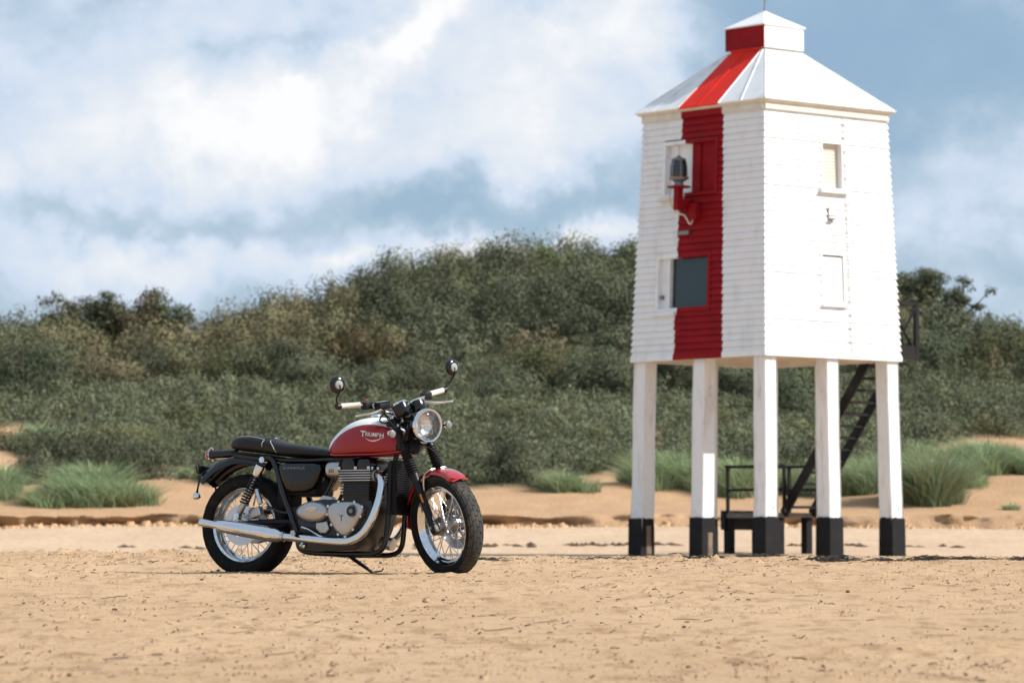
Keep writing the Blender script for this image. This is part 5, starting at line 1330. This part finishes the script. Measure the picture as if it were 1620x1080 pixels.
# ------------------------------------------------------------------ things lying on the sand
def debris():
    g = np.random.default_rng(77); V = []; F = []; n = 0
    N_ = 9000
    Y = np.where(g.random(N_) < .45, g.normal(27.2, .8, N_), g.uniform(11, 27.5, N_)); Y = np.clip(Y, 10.2, 29.5)
    X = g.uniform(-1, 1, N_) * (Y * .1333 + .8)
    dens = fbm(X * .8, Y * .9, 131, 3)
    keep = g.random(N_) < np.clip((dens - .30) * 3.2, .05, 1); X, Y = X[keep], Y[keep]
    Z = nz_(X, Y)
    for x, y, z in zip(X, Y, Z):
        t = g.random(); big = 1.0
        if t < .72:   # crumbs of clay and shell grit: squashed irregular lumps
            r = g.uniform(.0016, .005) * (2.0 if g.random() < .06 else 1); h = r * g.uniform(.5, 1.2)
            k = 5; a = np.arange(k) * 2 * math.pi / k + g.uniform(0, 6); rr_ = r * g.uniform(.6, 1.3, k)
            P = [(x + math.cos(a[i]) * rr_[i] * 1.5, y + math.sin(a[i]) * rr_[i], z - .003) for i in range(k)] + [(x + math.cos(a[i]) * rr_[i] * .8, y + math.sin(a[i]) * rr_[i] * .6, z + h) for i in range(k)]
            Fs = [(i, (i + 1) % k, k + (i + 1) % k, k + i) for i in range(k)] + [tuple(range(k, 2 * k))]
        else:          # chips of driftwood, stalks
            L_ = g.uniform(.012, .04) if g.random() < .93 else g.uniform(.05, .13); w = g.uniform(.001, .0024); a = g.normal(0, .9); c, s = math.cos(a) * L_ / 2, math.sin(a) * L_ / 2
            t1 = g.uniform(-.006, .012); wx, wy = -s / L_ * 2 * w, c / L_ * 2 * w
            P = []
            for (e, zz) in ((-1, 0), (0, g.uniform(0, .006)), (1, t1)):
                P += [(x + e * c - wx, y + e * s - wy, z + zz), (x + e * c, y + e * s, z + zz + w * 2.0 + .001), (x + e * c + wx, y + e * s + wy, z + zz)]
            Fs = [(0, 3, 4, 1), (1, 4, 5, 2), (3, 6, 7, 4), (4, 7, 8, 5), (0, 1, 2), (6, 8, 7)]
        V += P; F += [tuple(i + n for i in f) for f in Fs]; n += len(P)
    me = bpy.data.meshes.new('beach_litter'); me.from_pydata(V, [], F); me.materials.append(M['debris'])
    o = bpy.data.objects.new('beach_litter', me); col.objects.link(o)
    tag(o, 'small dark crumbs, stalks and driftwood chips strewn over the sand', 'litter', kind='stuff')
debris()
def clods():
    g = np.random.default_rng(78); N_ = 20000
    Y = np.where(g.random(N_) < .35, g.normal(27.0, .9, N_), g.uniform(10.5, 27.5, N_)); Y = np.clip(Y, 10.0, 29.5); X = g.uniform(-1, 1, N_) * (Y * .1333 + .9)
    keep = g.random(N_) < np.clip((fbm(X * .7, Y * 1.3, 151, 4) - .36) * 4.5, .03, 1); X, Y = X[keep], Y[keep]; n = len(X); Z = nz_(X, Y)
    r = g.uniform(.0025, .0065, n) * np.where(g.random(n) < .04, 2.0, 1.0); k = 5
    a = np.arange(k)[None, :] * 2 * math.pi / k + g.uniform(0, 6, (n, 1)); rr_ = r[:, None] * g.uniform(.6, 1.35, (n, k)); h = r[:, None] * g.uniform(.5, 1.3, (n, k))
    lo = np.stack([X[:, None] + np.cos(a) * rr_ * 1.5, Y[:, None] + np.sin(a) * rr_ * 1.3, np.repeat(Z[:, None] - .006, k, 1)], -1)
    hi = np.stack([X[:, None] + np.cos(a + .3) * rr_ * .8, Y[:, None] + np.sin(a + .3) * rr_ * .7, Z[:, None] + h], -1)
    V = np.concatenate([lo, hi], 1).reshape(-1, 3); b = np.arange(n)[:, None] * 2 * k
    F = [b + np.array([[i, (i + 1) % k, k + (i + 1) % k, k + i]]) for i in range(k)] + [b + np.array([[k, k + 1, k + 2, k + 3]]), b + np.array([[k, k + 3, k + 4, k]])[:, :4]]
    idx = np.concatenate(F[:-1]); o = raw_mesh('sand_clods', V, 4, idx, 'sand')
    tag(o, 'small crumbs and clods of dried sand all over the foreground', 'sand', kind='stuff')
clods()
def slump():
    g = np.random.default_rng(9); n = 1500; X = g.uniform(-16, 16, n); Y = scarp_y(X) - np.abs(g.normal(0, .28, n)) - .05
    r = g.uniform(.012, .05, n) * np.where(g.random(n) < .06, 2.2, 1); Z = beach_z(X, Y); k = 5
    a = np.arange(k)[None, :] * 2 * math.pi / k + g.uniform(0, 6, (n, 1)); q_ = r[:, None] * g.uniform(.7, 1.4, (n, k))
    lo = np.stack([X[:, None] + np.cos(a) * q_ * 1.6, Y[:, None] + np.sin(a) * q_ * 1.4, np.repeat(Z[:, None] - .03, k, 1)], -1)
    hi = np.stack([X[:, None] + np.cos(a) * q_ * .8, Y[:, None] + np.sin(a) * q_ * .8, Z[:, None] + q_ * 1.1], -1)
    b = np.arange(n)[:, None] * 2 * k
    idx = np.concatenate([b + np.array([[i, (i + 1) % k, k + (i + 1) % k, k + i]]) for i in range(k)] + [b + np.array([[k, k + 1, k + 2, k + 3]])])
    tag(raw_mesh('slumped_sand', np.concatenate([lo, hi], 1).reshape(-1, 3), 4, idx, 'dune_sand'), 'crumbled lumps of sand fallen along the foot of the sand bank', 'sand', kind='stuff')
slump()
def tide_line():
    g = np.random.default_rng(5); b = MB()
    for k in range(190):
        x = g.uniform(-14, 14); y = 87.6 + math.sin(x * .35) * .8 + g.normal(0, .35)
        if fbm(np.array(x * .5), np.array(2.0), 171, 3) < .42: continue
        z = float(beach_z(x, y)); L_ = g.uniform(.1, .4); r = g.uniform(.02, .05)
        b.tube([(x - L_ / 2, y, z), (x, y + g.normal(0, .05), z + r * .8), (x + L_ / 2, y + g.normal(0, .08), z)], [r * .3, r, r * .3], 5)
    tag(b.build('tide_line_weed', 'debris'), 'thin broken line of dark weed left by the tide on the far beach', 'seaweed', kind='stuff')
tide_line()
def weed(px, Y, w, dpt, n, h, label):
    g = np.random.default_rng(int(px)); X0 = sq(px, Y); b = MB()
    for k in range(n):
        x = g.normal(0, w * .45); y = g.normal(0, dpt * .5); a = g.normal(0, .7); L_ = g.uniform(.04, .12)
        zz = float(nz_(np.array(X0 + x), np.array(Y + y))); r = g.uniform(.0014, .003); hh = g.uniform(0, h) * math.exp(-(x / w) ** 2)
        b.tube([(x - math.cos(a) * L_ / 2, y - math.sin(a) * L_ / 2, zz + hh * .4), (x, y, zz + hh + .006), (x + math.cos(a) * L_ / 2, y + math.sin(a) * L_ / 2, zz + hh * g.uniform(.1, .8))], [r, r * 1.2, r * .6], 4, 3)
    o = b.build('dried_seaweed', 'weed'); o.location = (X0, Y, 0); tag(o, label, 'seaweed', 'dried seaweed on the crest of the beach')
weed(1318, 26.5, .24, .12, 110, .035, 'dark dried seaweed heap in front of the fourth lighthouse leg')
weed(1398, 26.55, .12, .08, 36, .02, 'small seaweed scrap left of the outermost right lighthouse leg')
weed(1470, 26.7, .20, .10, 80, .03, 'dark seaweed strand just right of the lighthouse legs')
weed(1530, 26.8, .18, .09, 55, .02, 'thin seaweed strand between right leg and picture edge')
weed(1612, 26.5, .12, .08, 40, .03, 'dark seaweed piece at the right edge of the sand')
weed(1205, 27.2, .30, .12, 60, .02, 'scattered seaweed stalks in front of the front lighthouse leg')
weed(1110, 26.7, .22, .12, 40, .02, 'thin seaweed scraps in front of the second lighthouse leg')
weed(770, 26.6, .22, .10, 36, .02, 'seaweed stalks on the sand right behind the front tyre')
weed(985, 26.6, .30, .10, 30, .015, 'thin dark stalks in front of the outermost left lighthouse leg')
